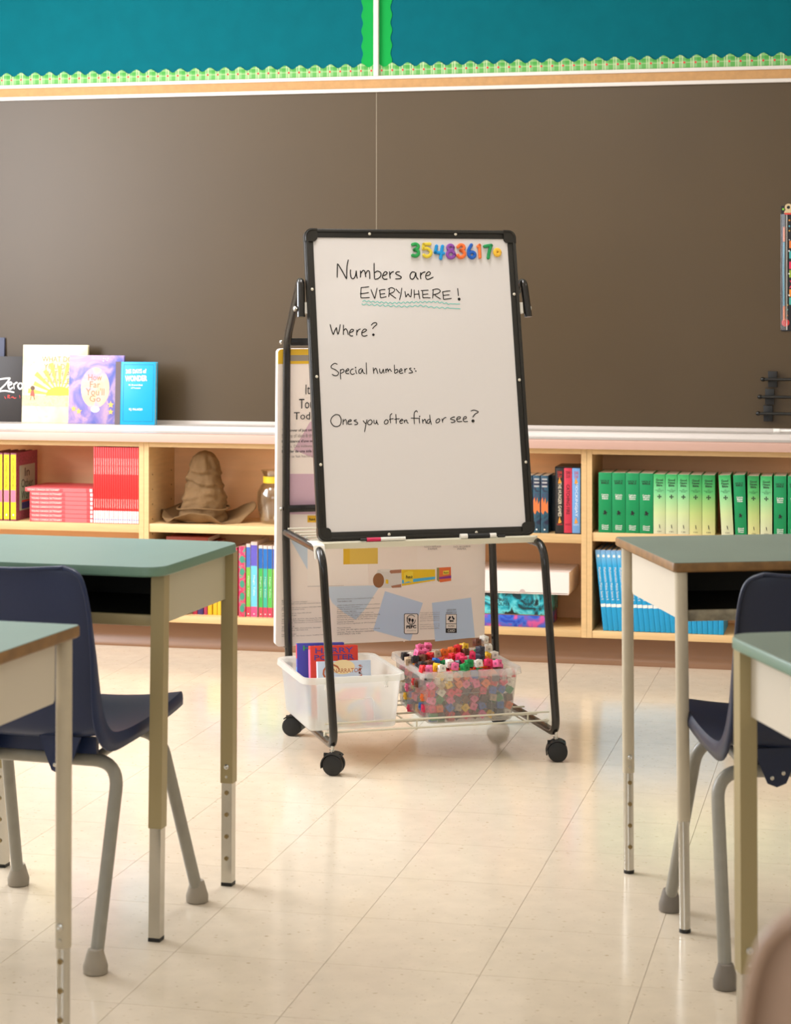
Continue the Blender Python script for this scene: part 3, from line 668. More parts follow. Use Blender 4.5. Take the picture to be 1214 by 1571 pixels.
# ---------------------------------------------------------------- hat, jar
m_hat = M('brown_felt', (120, 90, 54), .85, bump=.6, bscale=140, vary=.12, vscale=9)
hx, hz = W(311, 797, CY+.115); hatc = Vector((hx, CY+.115, ZB+.0005))
t = thing('wizard_hat', 'crumpled brown felt wizard hat with floppy brim on the shelf', 'hat', hatc)
from mathutils import noise
vs, fs = [], []; NR, NT = 46, 64
def fold(a, z): return .008*noise.noise(Vector((math.cos(a)*2.2, math.sin(a)*2.2, z*30)))+.004*noise.noise(Vector((math.cos(a)*5, math.sin(a)*5, z*70+5)))
for i in range(NR+1):
    s = i/NR; z = .004+.262*s
    r_ = .094-.050*s+.004*math.sin(PI*s)
    if s > .84: r_ *= math.sqrt(max(0, 1-((s-.84)/.16)**2))*.999+.001
    lean_x = .012*math.sin(s*3.0)-.004+.016*max(0, s-.7)/.3; lean_y = -.035*max(0, s-.6)**1.2
    for k in range(NT):
        a = 2*PI*k/NT; ff = 0
        for q, dz, am, ph in ((.13, .03, .006, .4), (.33, .03, .010, 2.6), (.55, .028, .012, 4.4), (.74, .03, .010, 5.2)):
            qq = q+.05*math.sin(a+ph)+.02*math.sin(3*a+ph*2); w1_ = .35+.65*max(0, math.cos(a-ph))**.7 if math.cos(a-ph) > 0 else .35
            ff += w1_*(am*math.exp(-((s-qq)/dz)**2)*.7-am*.7*math.exp(-((s-qq+.05)/.022)**2))
        rr = max(.0005, r_+(fold(a, z)+ff)*(1 if s < .93 else .3))
        vs.append((lean_x+rr*math.cos(a)*(1-.06*s), lean_y+rr*math.sin(a)*.82, z))
for i in range(NR):
    for k in range(NT): fs.append((i*NT+k, i*NT+(k+1) % NT, (i+1)*NT+(k+1) % NT, (i+1)*NT+k))
fs.append(tuple(range(NR*NT, NR*NT+NT)))
mb = MB(); mb.add(vs, fs); crown = mb.build('crown', m_hat, t)
crown.data.set_sharp_from_angle(angle=rad(80))
vs, fs = [], []; NR = 12; NT = 90
for i in range(NR+1):
    s = i/NR
    for k in range(NT):
        a = 2*PI*k/NT
        ox = .180 if math.cos(a) > 0 else .172; r0x, r0y = .086, .070
        wob = 1+.09*math.sin(3*a+1)+.05*math.sin(5*a)
        x = (r0x+(ox*wob-r0x)*s)*math.cos(a); y = (r0y+(.108*wob-r0y)*s)*math.sin(a)
        y = max(y, -.128)
        z = .004+s*s*(.020*math.sin(4*a+.6)+.020*max(0, math.sin(a)))+.030*s*max(0, math.sin(2*a-.3))*(math.sin(a) > 0)+.006*noise.noise(Vector((x*20, y*20, 0)))+s*.016*(1+math.sin(3*a+.8))
        if math.cos(a) < -.2: z += s*.022*abs(math.cos(a))
        # the front left corner droops over the shelf edge
        over = -.118-y
        if over > 0: z -= over*2.4
        dx = -.075-x
        if dx > 0 and y < -.05: z -= (dx*1.0)*min(1, max(0, (-y-.09)/.02))
        if y > -.112: z = max(z, .001)
        vs.append((x, y, z))
for i in range(NR):
    for k in range(NT): fs.append((i*NT+k, i*NT+(k+1) % NT, (i+1)*NT+(k+1) % NT, (i+1)*NT+k))
mb = MB(); mb.add(vs, fs); brim = mb.build('brim', m_hat, t); brim.data.set_sharp_from_angle(angle=rad(80))
sm = brim.modifiers.new('thickness', 'SOLIDIFY'); sm.thickness = .003; sm.offset = 1
band = []
for k in range(40):
    a = 2*PI*k/40; band.append((.002+.099*math.cos(a), .081*math.sin(a), .052+.004*math.sin(3*a)))
mb = MB(); mb.tube(band+[band[0]], .0035, 6, cap=False); mb.build('stitched_seam', m_hat, t)
def thin_glass(name, refl):
    m = bpy.data.materials.new(name); m.use_nodes = True; nt = m.node_tree; nt.nodes.clear()
    ou = nt.nodes.new('ShaderNodeOutputMaterial'); tr = nt.nodes.new('ShaderNodeBsdfTransparent'); tr.inputs[0].default_value = (.93, .93, .9, 1)
    gl = nt.nodes.new('ShaderNodeBsdfGlossy'); gl.inputs['Roughness'].default_value = .05
    fr = nt.nodes.new('ShaderNodeLayerWeight'); fr.inputs[0].default_value = .35
    ad = nt.nodes.new('ShaderNodeMath'); ad.operation = 'MULTIPLY_ADD'; ad.inputs[1].default_value = .5; ad.inputs[2].default_value = refl*.4
    nt.links.new(fr.outputs['Facing'], ad.inputs[0]); mx = nt.nodes.new('ShaderNodeMixShader')
    nt.links.new(ad.outputs[0], mx.inputs[0]); nt.links.new(tr.outputs[0], mx.inputs[1]); nt.links.new(gl.outputs[0], mx.inputs[2]); nt.links.new(mx.outputs[0], ou.inputs[0]); return m
def glass(name, tint, rough=.03, ior=1.45):
    m = bpy.data.materials.new(name); m.use_nodes = True; b = m.node_tree.nodes['Principled BSDF']
    b.inputs['Base Color'].default_value = (*tint, 1); b.inputs['Transmission Weight'].default_value = 1; b.inputs['Roughness'].default_value = rough; b.inputs['IOR'].default_value = ior
    return m
jx, _ = W(421, 800, CY+.12); t = thing('glass_jar', 'clear glass jar with a yellow collar beside the easel pad', 'jar', (jx, CY+.12, ZB+.0005))
prof = [(.001, .003), (.044, .003), (.052, .010), (.060, .045), (.064, .085), (.062, .115), (.050, .140), (.038, .150), (.038, .172), (.046, .190), (.050, .196), (.047, .196), (.043, .190), (.0355, .172), (.0355, .151), (.048, .138), (.0595, .114), (.0615, .085), (.0575, .046), (.049, .012), (.001, .006)]
MB().lathe(prof, 32).build('jar_glass', thin_glass('clear_glass', .16), t)
MB().lathe([(.0385, .149), (.0415, .150), (.0415, .173), (.0385, .174)], 28, cap=False).build('collar', M('yellow_rubber', (240, 200, 50), .4), t)

# ---------------------------------------------------------------- right end of the chalkboard
def wall_x(px, py, Y): return W(px, py, Y)
for k, (bx0, ex, py) in enumerate(((1178.5, 1170, 582), (1174, 1166.5, 609), (1171.5, 1164, 634.5))):
    Y = WY-.02; x_, z_ = wall_x(bx0, py, Y-.03)
    t = thing('magnetic_rod', 'black magnetic rod', 'rod', (x_, Y, z_), group='black magnetic rods')
    t['label'] = '%s black magnetic rod with ball end on the chalkboard' % ('topmost', 'middle', 'lowest')[k]
    m_bm = M('satin_black_metal', (26, 24, 20), .35)
    MB().box(0, .032, -.018, 0, -.028, .028, bev=.001).build('magnet_block', M('matt_black', (20, 20, 20), .6), t)
    p_ = MB(); p_.tube([(-.012, -.030, 0), (.75, -.030, 0)], .0055, 10); p_.build('rod', m_bm, t)
    MB().lathe([(.001, -.009), (.006, -.007), (.0085, 0), (.006, .007), (.001, .009)], 14, Matrix.Translation((-.018, -.030, 0)) @ Matrix.Rotation(PI/2, 4, 'Y')).build('finial', M('polished_black', (14, 14, 14), .12), t)
x_, z_ = W(1187, 657, 7.42)
t = thing('white_rod', 'white rod with end cap lying on the ledge at the right', 'rod', (x_, 7.42, .8155+.0075))
p_ = MB(); p_.tube([(.015, 0, 0), (.6, 0, 0)], .0045, 10); p_.build('rod', m_white, t)
p_ = MB(); p_.tube([(0, 0, 0), (.022, 0, 0)], .0075, 12); p_.build('end_cap', m_white, t)
x_, z_ = W(1199, 508, WY-.022); x2, z2 = W(1199, 316, WY-.022); hh = z2-z_
t = thing('pocket_chart', 'black chart with coloured letters hanging at the right edge of the chalkboard', 'chart', (x_, WY-.0225, z_))
MB().box(0, .26, -.002, 0, 0, hh).build('backing', M('black_card', (24, 22, 26), .45), t)
plas = bpy.data.materials.new('clear_plastic_sleeve'); plas.use_nodes = True; nt = plas.node_tree; nt.nodes.clear()
ou = nt.nodes.new('ShaderNodeOutputMaterial'); tr = nt.nodes.new('ShaderNodeBsdfTransparent'); gl = nt.nodes.new('ShaderNodeBsdfGlossy'); gl.inputs['Roughness'].default_value = .12
mxs = nt.nodes.new('ShaderNodeMixShader'); mxs.inputs[0].default_value = .22; nt.links.new(tr.outputs[0], mxs.inputs[1]); nt.links.new(gl.outputs[0], mxs.inputs[2]); nt.links.new(mxs.outputs[0], ou.inputs[0])
MB().prism([(-.002, -.001), (.002, -.014), (.013, -.017), (.019, -.012), (.020, -.002)], .004, hh-.03).build('sleeve', plas, t)
p_ = MB(); p_.tube([(.0105, -.008, .04), (.0085, -.008, hh*.5), (.0105, -.008, hh-.13)], .0035, 8); p_.build('pencil', M('teal_pencil', (60, 150, 176), .4), t)
p_ = MB(); p_.tube([(.0105, -.008, hh-.128), (.0105, -.008, hh-.075)], .004, 8).tube([(.0105, -.008, .038), (.0105, -.008, .09)], .004, 8); p_.build('pencil_end', m_oran, t)
p_ = MB(); p_.tube([(.020, -.004, .004), (.020, -.004, hh-.03)], .0012, 6); p_.build('sleeve_seam', m_white, t)
cl = [('I', 375, (226, 120, 50)), ('I', 391, (60, 170, 170)), ('E', 407, (222, 50, 90)), ('H', 420, (150, 180, 50)), ('X', 436, (222, 50, 80)), ('I', 449.5, (230, 140, 40)), ('E', 462, (70, 170, 160))]
for s_, py, c in cl:
    xx, zz = W(1217, py, WY-.025); text('letter', s_, M('letter_%d' % c[0], c, .5), t, xx-x_, -.0024, zz-z_, w=.026, h=.026, bold=.04)
for (px_, py, c, rr) in ((1211.5, 338, (240, 150, 40), .003), (1211.5, 347, (90, 180, 200), .003), (1211.5, 354, (240, 170, 40), .0025), (1211.5, 368, (220, 220, 220), .002), (1208.5, 468, (240, 180, 40), .0025), (1208.5, 475, (90, 200, 190), .0025), (1208, 484, (230, 120, 50), .003), (1205.5, 495, (220, 50, 50), .014), (1202, 321, (120, 190, 60), .004), (1211, 385, (230, 230, 230), .003), (1211, 420, (230, 230, 230), .003), (1211, 453, (230, 230, 230), .003)):
    xx, zz = W(px_, py, WY-.025)
    MB().prism(ell(xx-x_, zz-z_, rr, rr, 12), -.0028, -.0021, PXZ).build('dot_print', M('dot_%d_%d' % c[:2], c, .5), t)
xx, zz = W(1210, 318, WY-.03)
t2 = thing('bulldog_clip', 'small brass bulldog clip holding the black chart', 'clip', (xx, WY-.026, zz))
m_brass = M('dull_brass', (206, 182, 140), .35, .7)
p_ = MB(); p_.lathe([(.006, -.002), (.013, -.002), (.013, .002), (.006, .002), (.006, -.002)], 20, Matrix.Rotation(PI/2, 4, 'X'), cap=False); p_.build('grip', m_brass, t2)
MB().prism([(-.016, -.020), (.016, -.020), (.012, -.011), (.005, -.008), (-.005, -.008), (-.012, -.011)], -.006, .006, PXZ).build('jaw', m_brass, t2)
MB().prism([(-.014, -.026), (.014, -.026), (.014, -.0205), (-.014, -.0205)], -.004, .002, PXZ).build('red_lip', m_ppr, t2)
# ---------------------------------------------------------------- easel
EA = rad(28.5); EO = Vector((-1.4208, 5.3841, 0))
EM = Matrix.Translation(EO) @ Matrix.Rotation(EA, 4, 'Z'); EMI = EM.inverted()
EU = EM.to_3x3() @ Vector((1, 0, 0)); EV = EM.to_3x3() @ Vector((0, 1, 0))
def ew(px, py, w_):   # pixel on the level w in easel space
    p = EMI @ hit(px, py, Vector((0, 0, w_)), Vector((0, 0, 1))); return p
m_bt = M('black_enamel_tube', (22, 18, 13), .26, coat=.2)
m_wire = M('off_white_wire', (226, 220, 200), .45)
m_chr = M('zinc_screw', (200, 198, 190), .25, .9)
m_rub = M('black_rubber', (18, 18, 18), .5)
es = thing('rolling_easel', 'black tubular rolling easel in the centre holding the white board', 'easel', EO, EA)
R_ = .0115
def side_tube(su, sgn):
    # front leg from the tray corner down, along the floor rail, up the rear, forward to the pivot hook
    f_top = -.028 if sgn < 0 else .607; f_bot = -.002 if sgn < 0 else .634; rb = -.003 if sgn < 0 else .64; r_top = -.023 if sgn < 0 else .612
    pts = [(r_top, .50, .600), (f_top, .045, .600), (f_top+(f_bot-f_top)*.05, .015, .59-.02), (f_bot, -.002, .078), (rb, .53, .078), (r_top-.003, .525, .30), (r_top, .505, 1.165), (r_top-.010*(1 if sgn < 0 else -1), .285, 1.335), (r_top-.012*(1 if sgn < 0 else -1), .245, 1.325), (r_top-.012*(1 if sgn < 0 else -1), .245, 1.235)]
    top = bend_path([(r_top, .505, .602), (f_top, .030, .602), (f_bot, -.002, .078), (rb, .548, .078), (r_top, .512, .60)], [.06, .05, .06], 8)
    up = bend_path([(r_top, .512, .58), (r_top, .500, 1.165), (r_top+(-.012 if sgn < 0 else .014), .262, 1.345), (r_top+(-.016 if sgn < 0 else .022), .240, 1.235)], [.05, .028], 8)
    p_ = MB(); p_.tube(top, R_, 14); p_.tube(up, R_, 14)
    return p_.build('side_frame', m_bt, es)
side_tube(0, -1); side_tube(0, 1)
cb_ = MB(); cb_.box(-.020, .610, .497, .513, 1.150, 1.172, bev=.002); cb_.build('upper_crossbar', m_bt, es)
cb_ = MB(); cb_.box(-.020, .610, .500, .516, .662, .682, bev=.002); cb_.build('lower_crossbar', m_bt, es)
for su in (-.038, .636):
    for z_ in (1.161, .672):
        MB().lathe([(.006, 0), (.006, .004), (.002, .006)], 10, Matrix.Translation((su, .505, z_)) @ Matrix.Rotation(PI/2 if su > 0 else -PI/2, 4, 'Y')).build('screw', m_chr, es)
for sx_ in (-.0165, .606):
    b_ = MB(); b_.tube(bend_path([(sx_, .528, .2585), (sx_, .550, .2585), (sx_, .580, .2585), (sx_, .585, .285)], .01, 4), .004, 8); b_.build('pad_hook', m_bt, es)
def caster(u, v, label, rz):
    c = link('caster', None, es, loc=(u, v, 0)); c.rotation_euler = (0, 0, rz); c['label'] = label
    mb = MB()
    for s in (-1, 1): mb.lathe([(.001, -.008), (.020, -.008), (.0275, -.006), (.028, 0), (.0275, .006), (.020, .008), (.001, .008)], 26, Matrix.Translation((s*.0125, 0, .028)) @ Matrix.Rotation(PI/2, 4, 'Y'))
    mb.build('wheel', m_rub, c)
    hood = []
    for k in range(13):
        a = rad(-15+150*k/12); hood.append((.033*math.cos(a), .028+.033*math.sin(a)))
    for k in range(12, -1, -1):
        a = rad(-15+150*k/12); hood.append((.0295*math.cos(a), .028+.0295*math.sin(a)))
    MB().prism(hood, -.021, .021, Matrix(((0, 0, 1, 0), (1, 0, 0, 0), (0, 1, 0, 0), (0, 0, 0, 1)))).box(-.003, .003, -.02, .028, .02, .058).build('hood', m_rub, c)
    MB().lathe([(.004, .055), (.004, .070)], 10, Matrix.Translation((0, .004, 0))).build('stem', m_chr, c)
    MB().lathe([(.009, .0655), (.009, .0665), (.0045, .0665), (.0045, .094), (.008, .094), (.008, .101), (.004, .103), (.004, .110), (.001, .110)], 12, Matrix.Translation((0, .004, 0))).build('bolt', m_chr, c)
    return c
caster(.0, .012, 'near left caster', rad(62)); caster(.640, .008, 'near right caster', rad(72)); caster(.004, .540, 'far left caster', rad(240)); caster(.648, .550, 'far right caster', rad(50))
# wire tray under the board
wt_ = MB()
for v_ in (.10, .17, .24, .31, .38, .47): wt_.tube([(-.026, v_, .617), (.612, v_, .617)], .0026, 8)
for u_ in (.10, .30, .50): wt_.tube([(u_, .09, .6125), (u_, .48, .6125)], .0022, 8)
wt_.build('tray_wires', m_wire, es)
lipm = M('ivory_plastic_lip', (216, 210, 188), .5)
lip = MB(); lip.prism([(.083, .602), (.087, .602), (.087, .612), (.112, .614), (.112, .617), (.083, .617)], -.022, .605, Matrix(((0, 0, 1, 0), (1, 0, 0, 0), (0, 1, 0, 0), (0, 0, 0, 1)))); lip.build('tray_lip', lipm, es)
tp = MB(); tp.prism([(.050, .580), (.070, .614), (.095, .618), (.15, .6185), (.15, .6175), (.096, .6165), (.072, .612), (.053, .579)], -.043, -.012, Matrix(((0, 0, 1, 0), (1, 0, 0, 0), (0, 1, 0, 0), (0, 0, 0, 1)))); tp.build('paper_tape', M('worn_white_tape', (232, 226, 214), .6, vary=.06, vscale=60), es)
# lower wire shelf
lw = MB()
for v_, z_ in ((.088, .098), (.088, .122), (.19, .0965), (.30, .0965), (.42, .0965), (.475, .098), (.475, .122)): lw.tube([(-.008, v_, z_), (.643, v_, z_)], .0028, 8)
for u_ in (.015, .255, .58): lw.tube([(u_, .088, .122), (u_, .088, .0935), (u_, .475, .0935), (u_, .475, .122)], .0024, 8)
lw.build('shelf_wires', m_wire, es)
for (u_, v_) in ((-.004, .095), (.640, .10), (-.002, .47), (.643, .47)):
    MB().tube([(u_, v_, .085), (u_, v_, .100)], [.005, .005], 8).build('shelf_clip', m_wire, es)
# the board
BA = .4984; TL = .1999; BW, BH = .6294, .8837
BO = Vector((-1.4893, 5.4649, .62))
bu = Vector((math.cos(BA), math.sin(BA), 0)); bv = Vector((-math.sin(BA), math.cos(BA), 0))
bup = (Vector((0, 0, 1))*math.cos(TL)+bv*math.sin(TL)); bn = bu.cross(bup)*1.0      # bn points to the viewer
if bn.dot(-bv) < 0: bn = -bn
BM = Matrix(((bu.x, -bn.x, bup.x, BO.x), (bu.y, -bn.y, bup.y, BO.y), (bu.z, -bn.z, bup.z, BO.z), (0, 0, 0, 1)))
BMI = BM.inverted()
bd = thing('marker_board', 'white marker board in a black frame tilted on the easel, with handwritten questions', 'whiteboard', mw=BM)
def bp_(px, py, depth=0):
    q = BMI @ hit(px, py, BO+bn*(-depth), bn); return q.x, q.z
m_wb = M('white_board_enamel', (228, 222, 219), .22, coat=.2)
FR = .0255
MB().box(.012, BW-.012, .003, .014, .012, BH-.012).build('writing_surface', m_wb, bd)
m_frm = M('black_plastic_frame', (28, 25, 19), .38)
def frame_side(x0, x1, z0, z1, vert):
    mb = MB(); mb.box(x0, x1, 0.000, .018, z0, z1, bev=.002)
    if vert: mb.box((x0+x1)/2+(-.0098 if x0 < .1 else .0018), (x0+x1)/2+(-.0018 if x0 < .1 else .0098), -.0035, .0005, z0, z1, bev=.0012)
    else: mb.box(x0, x1, -.0035, .0005, (z0+z1)/2+(-.0098 if z0 < .1 else .0018), (z0+z1)/2+(-.0018 if z0 < .1 else .0098), bev=.0012)
    return mb.build('frame_rail', m_frm, bd)
frame_side(0, FR, .036, BH-.036, True); frame_side(BW-FR, BW, .036, BH-.036, True)
frame_side(.036, BW-.036, 0, FR, False); frame_side(.036, BW-.036, BH-FR, BH, False)
def corner(x, z, sx, sz):
    r = .022; pts = []
    out = [(0, .0375), (0, r)]+[(r-r*math.cos(rad(a)), r-r*math.sin(rad(a))) for a in (15, 30, 45, 60, 75)]+[(r, 0), (.0375, 0)]
    inn = [(.0375, .024)]+[(.0375-.012*(1-math.cos(rad(a))), .0375-.0120+.012*math.sin(rad(a))) for a in (20, 45, 70, 90)]+[(.024, .0375)]
    poly = [(x+sx*p, z+sz*q) for p, q in out+inn]
    mb = MB(); mb.prism(poly, -.0030, .0185, PXZ)
    rim = [(0.004, .037), (.004, r+.002)]+[(r+.002-(r-.002)*math.cos(rad(a)), r+.002-(r-.002)*math.sin(rad(a))) for a in (20, 45, 70)]+[(r+.002, .004), (.037, .004)]
    mb.tube([(x+sx*p, -.0032, z+sz*q) for p, q in rim], .0022, 6)
    return mb.build('corner_cap', m_frm, bd)
corner(0, 0, 1, 1); corner(BW, 0, -1, 1); corner(0, BH, 1, -1); corner(BW, BH, -1, -1)
for px_, py_ in ((567, 359), (699, 359.5), (479, 444), (486, 578), (492, 713), (789, 451.5), (797, 583), (807, 709), (597, 820), (731, 817)):
    u, v = bp_(px_, py_)
    MB().lathe([(.0042, 0), (.0042, .0016), (.0030, .0026), (.0012, .0028), (.001, .0018)], 14, Matrix.Translation((u, -.0005, v)) @ Matrix.Rotation(PI/2, 4, 'X')).build('screw', M('cream_screw', (226, 218, 200), .35, .3), bd)
for sx_ in (-1, 1):
    u = -.0005 if sx_ < 0 else BW+.0005
    uu, vv = bp_(468 if sx_ < 0 else 801, 475)
    MB().box(min(u, u+sx_*.010), max(u, u+sx_*.010), .006, .020, .640, .672).build('pivot_block', M('white_nylon', (230, 226, 216), .4), bd)
    MB().lathe([(.008, 0), (.008, .004), (.004, .006)], 12, Matrix.Translation((u+sx_*.032, .013, .655)) @ Matrix.Rotation(sx_*PI/2, 4, 'Y')).build('pivot_screw', m_chr, bd)
    MB().tube([(u+sx_*.006, .013, .655), (u+sx_*.034, .013, .655)], .003, 8).build('pivot_pin', m_chr, bd)
# handwriting traced stroke by stroke
m_ink = M('black_marker_ink', (20, 16, 12), .4); m_tqi = M('turquoise_marker_ink', (110, 208, 196), .5)
def strokes(name, org, sc_, data, wd=.0029, mat=m_ink):
    mb = MB()
    for st in data:
        q = smooth_path([(org[0]+x/sc_, org[1]+y/sc_) for x, y in st])
        if len(q) == 1:
            u, v = bp_(*q[0], .003); mb.prism(ell(u, v, wd*.75, wd*.75, 10), .0020, .0029, PXZ); continue
        P3 = [bp_(x, y, .003) for x, y in q]
        ribbon(mb, [(u, .0024, v) for u, v in P3], wd, Vector((0, -1, 0)), .0002)
    return mb.build(name, mat, bd, smooth=False)
s1 = [[(135,108),(134,190),(133,275)],[(140,112),(190,195),(243,292)],[(243,292),(246,150),(262,62)],
 [(288,178),(287,225),(297,275),(322,285),(345,250),(355,190)],[(355,195),(358,245),(367,284)],
 [(403,190),(405,240),(403,272)],[(404,230),(430,192),(452,197),(460,230),(466,270)],[(463,232),(485,195),(505,200),(512,245),(512,290)],
 [(562,100),(563,190),(567,290)],[(567,218),(600,197),(638,215),(640,252),(610,283),(570,292)],
 [(665,252),(700,238),(714,215),(690,205),(668,232),(660,270),(682,292),(718,288)],
 [(742,200),(745,245),(750,285)],[(748,240),(765,212),(792,203)],[(862,205),(825,208),(815,228),(848,247),(878,265),(865,285),(808,288)],
 [(1040,212),(1005,208),(982,240),(985,280),(1012,290),(1035,262),(1046,212)],[(1048,212),(1054,265),(1078,294)],
 [(1105,212),(1102,250),(1107,292)],[(1103,250),(1125,218),(1160,205)]]
a_ = strokes('handwriting_numbers', (500, 390), 7.5875, s1, .0032)
strokes('handwriting_are', (600, 365), 6.744, [[(362,392),(395,385),(408,365),(390,350),(364,375),(360,410),(382,430),(440,404)]], .0030)
s2 = [[(411,385),(408,450),(408,510)],[(405,390),(450,386),(505,378)],[(398,461),(450,456),(502,447)],[(408,508),(460,508),(512,504)],
 [(525,408),(548,468),(570,520)],[(570,520),(583,460),(597,392)],[(627,420),(632,465),(638,508)],[(618,422),(655,414),(695,411)],[(632,466),(660,462),(692,458)],[(637,508),(670,503),(707,494)],
 [(742,405),(737,450),(732,500)],[(722,408),(765,390),(802,410),(785,442),(740,460)],[(742,460),(780,488),(818,515)],[(815,403),(840,432),(862,455)],[(885,390),(875,460),(858,535)],
 [(922,430),(927,470),(932,502)],[(932,502),(945,478),(960,460)],[(960,460),(972,485),(990,498)],[(990,498),(996,450),(997,405)]]
strokes('handwriting_everyw', (500, 390), 7.5875, s2, .0027)
s3 = [[(240,535),(241,580),(242,625)],[(241,586),(265,582),(290,580)],[(284,540),(290,585),(298,634)],[(326,545),(328,585),(330,622)],[(308,546),(345,543),(390,541)],[(328,586),(355,583),(386,580)],[(328,620),(365,618),(410,621)],
 [(437,540),(434,585),(430,628)],[(425,540),(480,528),(510,548),(490,573),(434,590)],[(450,590),(480,612),(515,633)],[(535,555),(540,595),(543,637)],[(530,560),(570,552),(615,548)],[(537,596),(570,592),(606,589)],[(542,637),(585,632),(628,626)],[(690,520),(694,560),(698,602)],[(704,635),(708,632)]]
strokes('handwriting_here', (600, 365), 6.744, s3, .0027)
strokes('exclamation_dot', (600, 365), 6.744, [[(705, 634)]], .0058)
def wave(pts, amp, per, x):
    for i in range(len(pts)-1):
        if pts[i][0] <= x <= pts[i+1][0]:
            f = (x-pts[i][0])/(pts[i+1][0]-pts[i][0]); y = pts[i][1]+(pts[i+1][1]-pts[i][1])*f; break
    return (x, y+amp*math.sin(2*PI*x/per)*(1 if x < 690 else .1))
w1 = [wave([(555, 461.5), (600, 465), (640, 463.5), (670, 463), (688, 466), (708, 466.5)], 1.1, 6.6, 556+k*1.5) for k in range(101)]
w2 = [wave([(554, 466.5), (600, 469.5), (622, 470.3), (646, 469), (665, 471.5), (709, 474)], 1.1, 8.3, 555+k*1.5) for k in range(102)]
strokes('wavy_underline', (0, 0), 1, [w1, w2], .0020, m_tqi)['label'] = 'turquoise wavy double underline'
s4 = [[(88,95),(104,158),(125,218)],[(125,218),(142,172),(162,130)],[(162,130),(168,175),(180,215)],[(180,215),(196,160),(206,95)],[(243,100),(243,160),(243,220)],[(245,172),(268,147),(288,172),(300,220)],
 [(313,192),(350,180),(360,160),(335,155),(313,190),(322,228),(356,230)],[(400,158),(398,190),(398,226)],[(400,192),(418,160),(444,150)],[(455,198),(495,180),(512,160),(485,152),(458,185),(462,225),(490,233),(522,222)],
 [(565,110),(590,82),(622,78),(630,98),(598,126),(581,150)]]
strokes('handwriting_where', (495, 485), 7.5875, s4, .0028)
strokes('question_dot', (495, 485), 7.5875, [[(592, 217)]], .0050)
s5 = [[(174,562),(140,550),(102,578),(105,605),(150,625),(186,658),(170,690),(135,692),(110,675)],[(208,618),(207,680),(212,738)],[(208,632),(238,618),(250,645),(212,668)],
 [(270,645),(305,630),(295,612),(270,638),(277,668),(310,668)],[(362,615),(335,622),(323,655),(345,680),(375,668)],[(386,622),(389,650),(400,674)],[(455,608),(425,628),(425,663),(448,660),(464,614)],[(465,615),(472,655),(497,670)],[(508,538),(510,610),(513,680)],
 [(590,598),(593,635),(598,672)],[(594,640),(618,606),(634,638),(643,673)],[(665,610),(667,650),(688,663),(708,614)],[(708,615),(711,645),(717,668)],[(733,613),(736,638),(739,662)],[(738,638),(755,612),(766,652)],[(765,642),(783,616),(798,640),(808,643)],
 [(835,565),(837,615),(839,665)],[(839,632),(868,620),(876,648),(841,668)],[(895,647),(925,632),(913,612),(893,642),(906,666),(940,660)],[(956,610),(957,635),(959,660)],[(958,634),(968,618),(987,610)],[(1035,605),(1010,613),(1040,640),(1045,658),(1000,663)],[(385,599)],[(1070,612)],[(1086,639)]]
strokes('handwriting_special_numbers', (495, 485), 7.5875, s5, .0025)
s6 = [[(238,160),(190,150),(135,190),(118,250),(150,305),(200,323),(250,300),(268,240),(258,190),(232,152)],[(295,213),(294,255),(295,297)],[(297,252),(328,219),(343,255),(348,297)],[(365,255),(410,242),(400,222),(366,246),(372,288),(422,284)],[(490,224),(450,238),(500,264),(495,287),(455,296)],
 [(580,235),(605,268),(622,282)],[(637,220),(620,300),(600,402)],[(692,221),(652,248),(650,288),(688,292),(712,255),(692,221)],[(735,223),(740,274),(765,275),(776,225)],[(777,250),(785,275),(800,296)],[(912,221),(885,253),(895,285),(930,276),(940,240),(912,221)],
 [(997,133),(970,160),(970,215),(975,275)],[(952,222),(985,213),(1018,208)],[(1050,142),(1054,210),(1056,282)],[(1028,218),(1065,213),(1105,211)],[(1110,247),(1150,232),(1135,216),(1107,245),(1117,275),(1152,270)],[(1168,226),(1172,250),(1175,272)],[(1174,250),(1193,228),(1205,232),(1212,262),(1232,275)]]
strokes('handwriting_ones_you_often', (495, 620), 9.338, s6, .0025)
s7 = [[(240,166),(224,141),(195,172),(191,250),(196,333)],[(143,247),(200,249),(258,252)],[(265,240),(266,280),(269,324)],[(270,222)],[(310,262),(313,292),(318,326)],[(318,295),(345,263),(357,288),(364,326)],[(420,266),(387,275),(375,313),(405,320),(426,272)],[(415,198),(422,270),(441,343)],
 [(537,254),(505,284),(512,316),(547,304),(560,270),(537,254)],[(590,254),(595,280),(600,312)],[(600,284),(620,248),(652,238)],[(777,229),(735,240),(712,262),(765,275),(778,295),(737,313),(718,304)],[(800,266),(850,252),(850,229),(817,234),(800,268),(822,298),(880,294)],[(895,266),(940,247),(930,225),(902,240),(893,273),(917,298),(962,294)],
 [(1003,146),(1050,133),(1112,158),(1062,192),(1030,236)]]
strokes('handwriting_find_or_see', (615, 615), 9.338, s7, .0025)
strokes('question_dot', (615, 615), 9.338, [[(1035, 288)]], .0062)
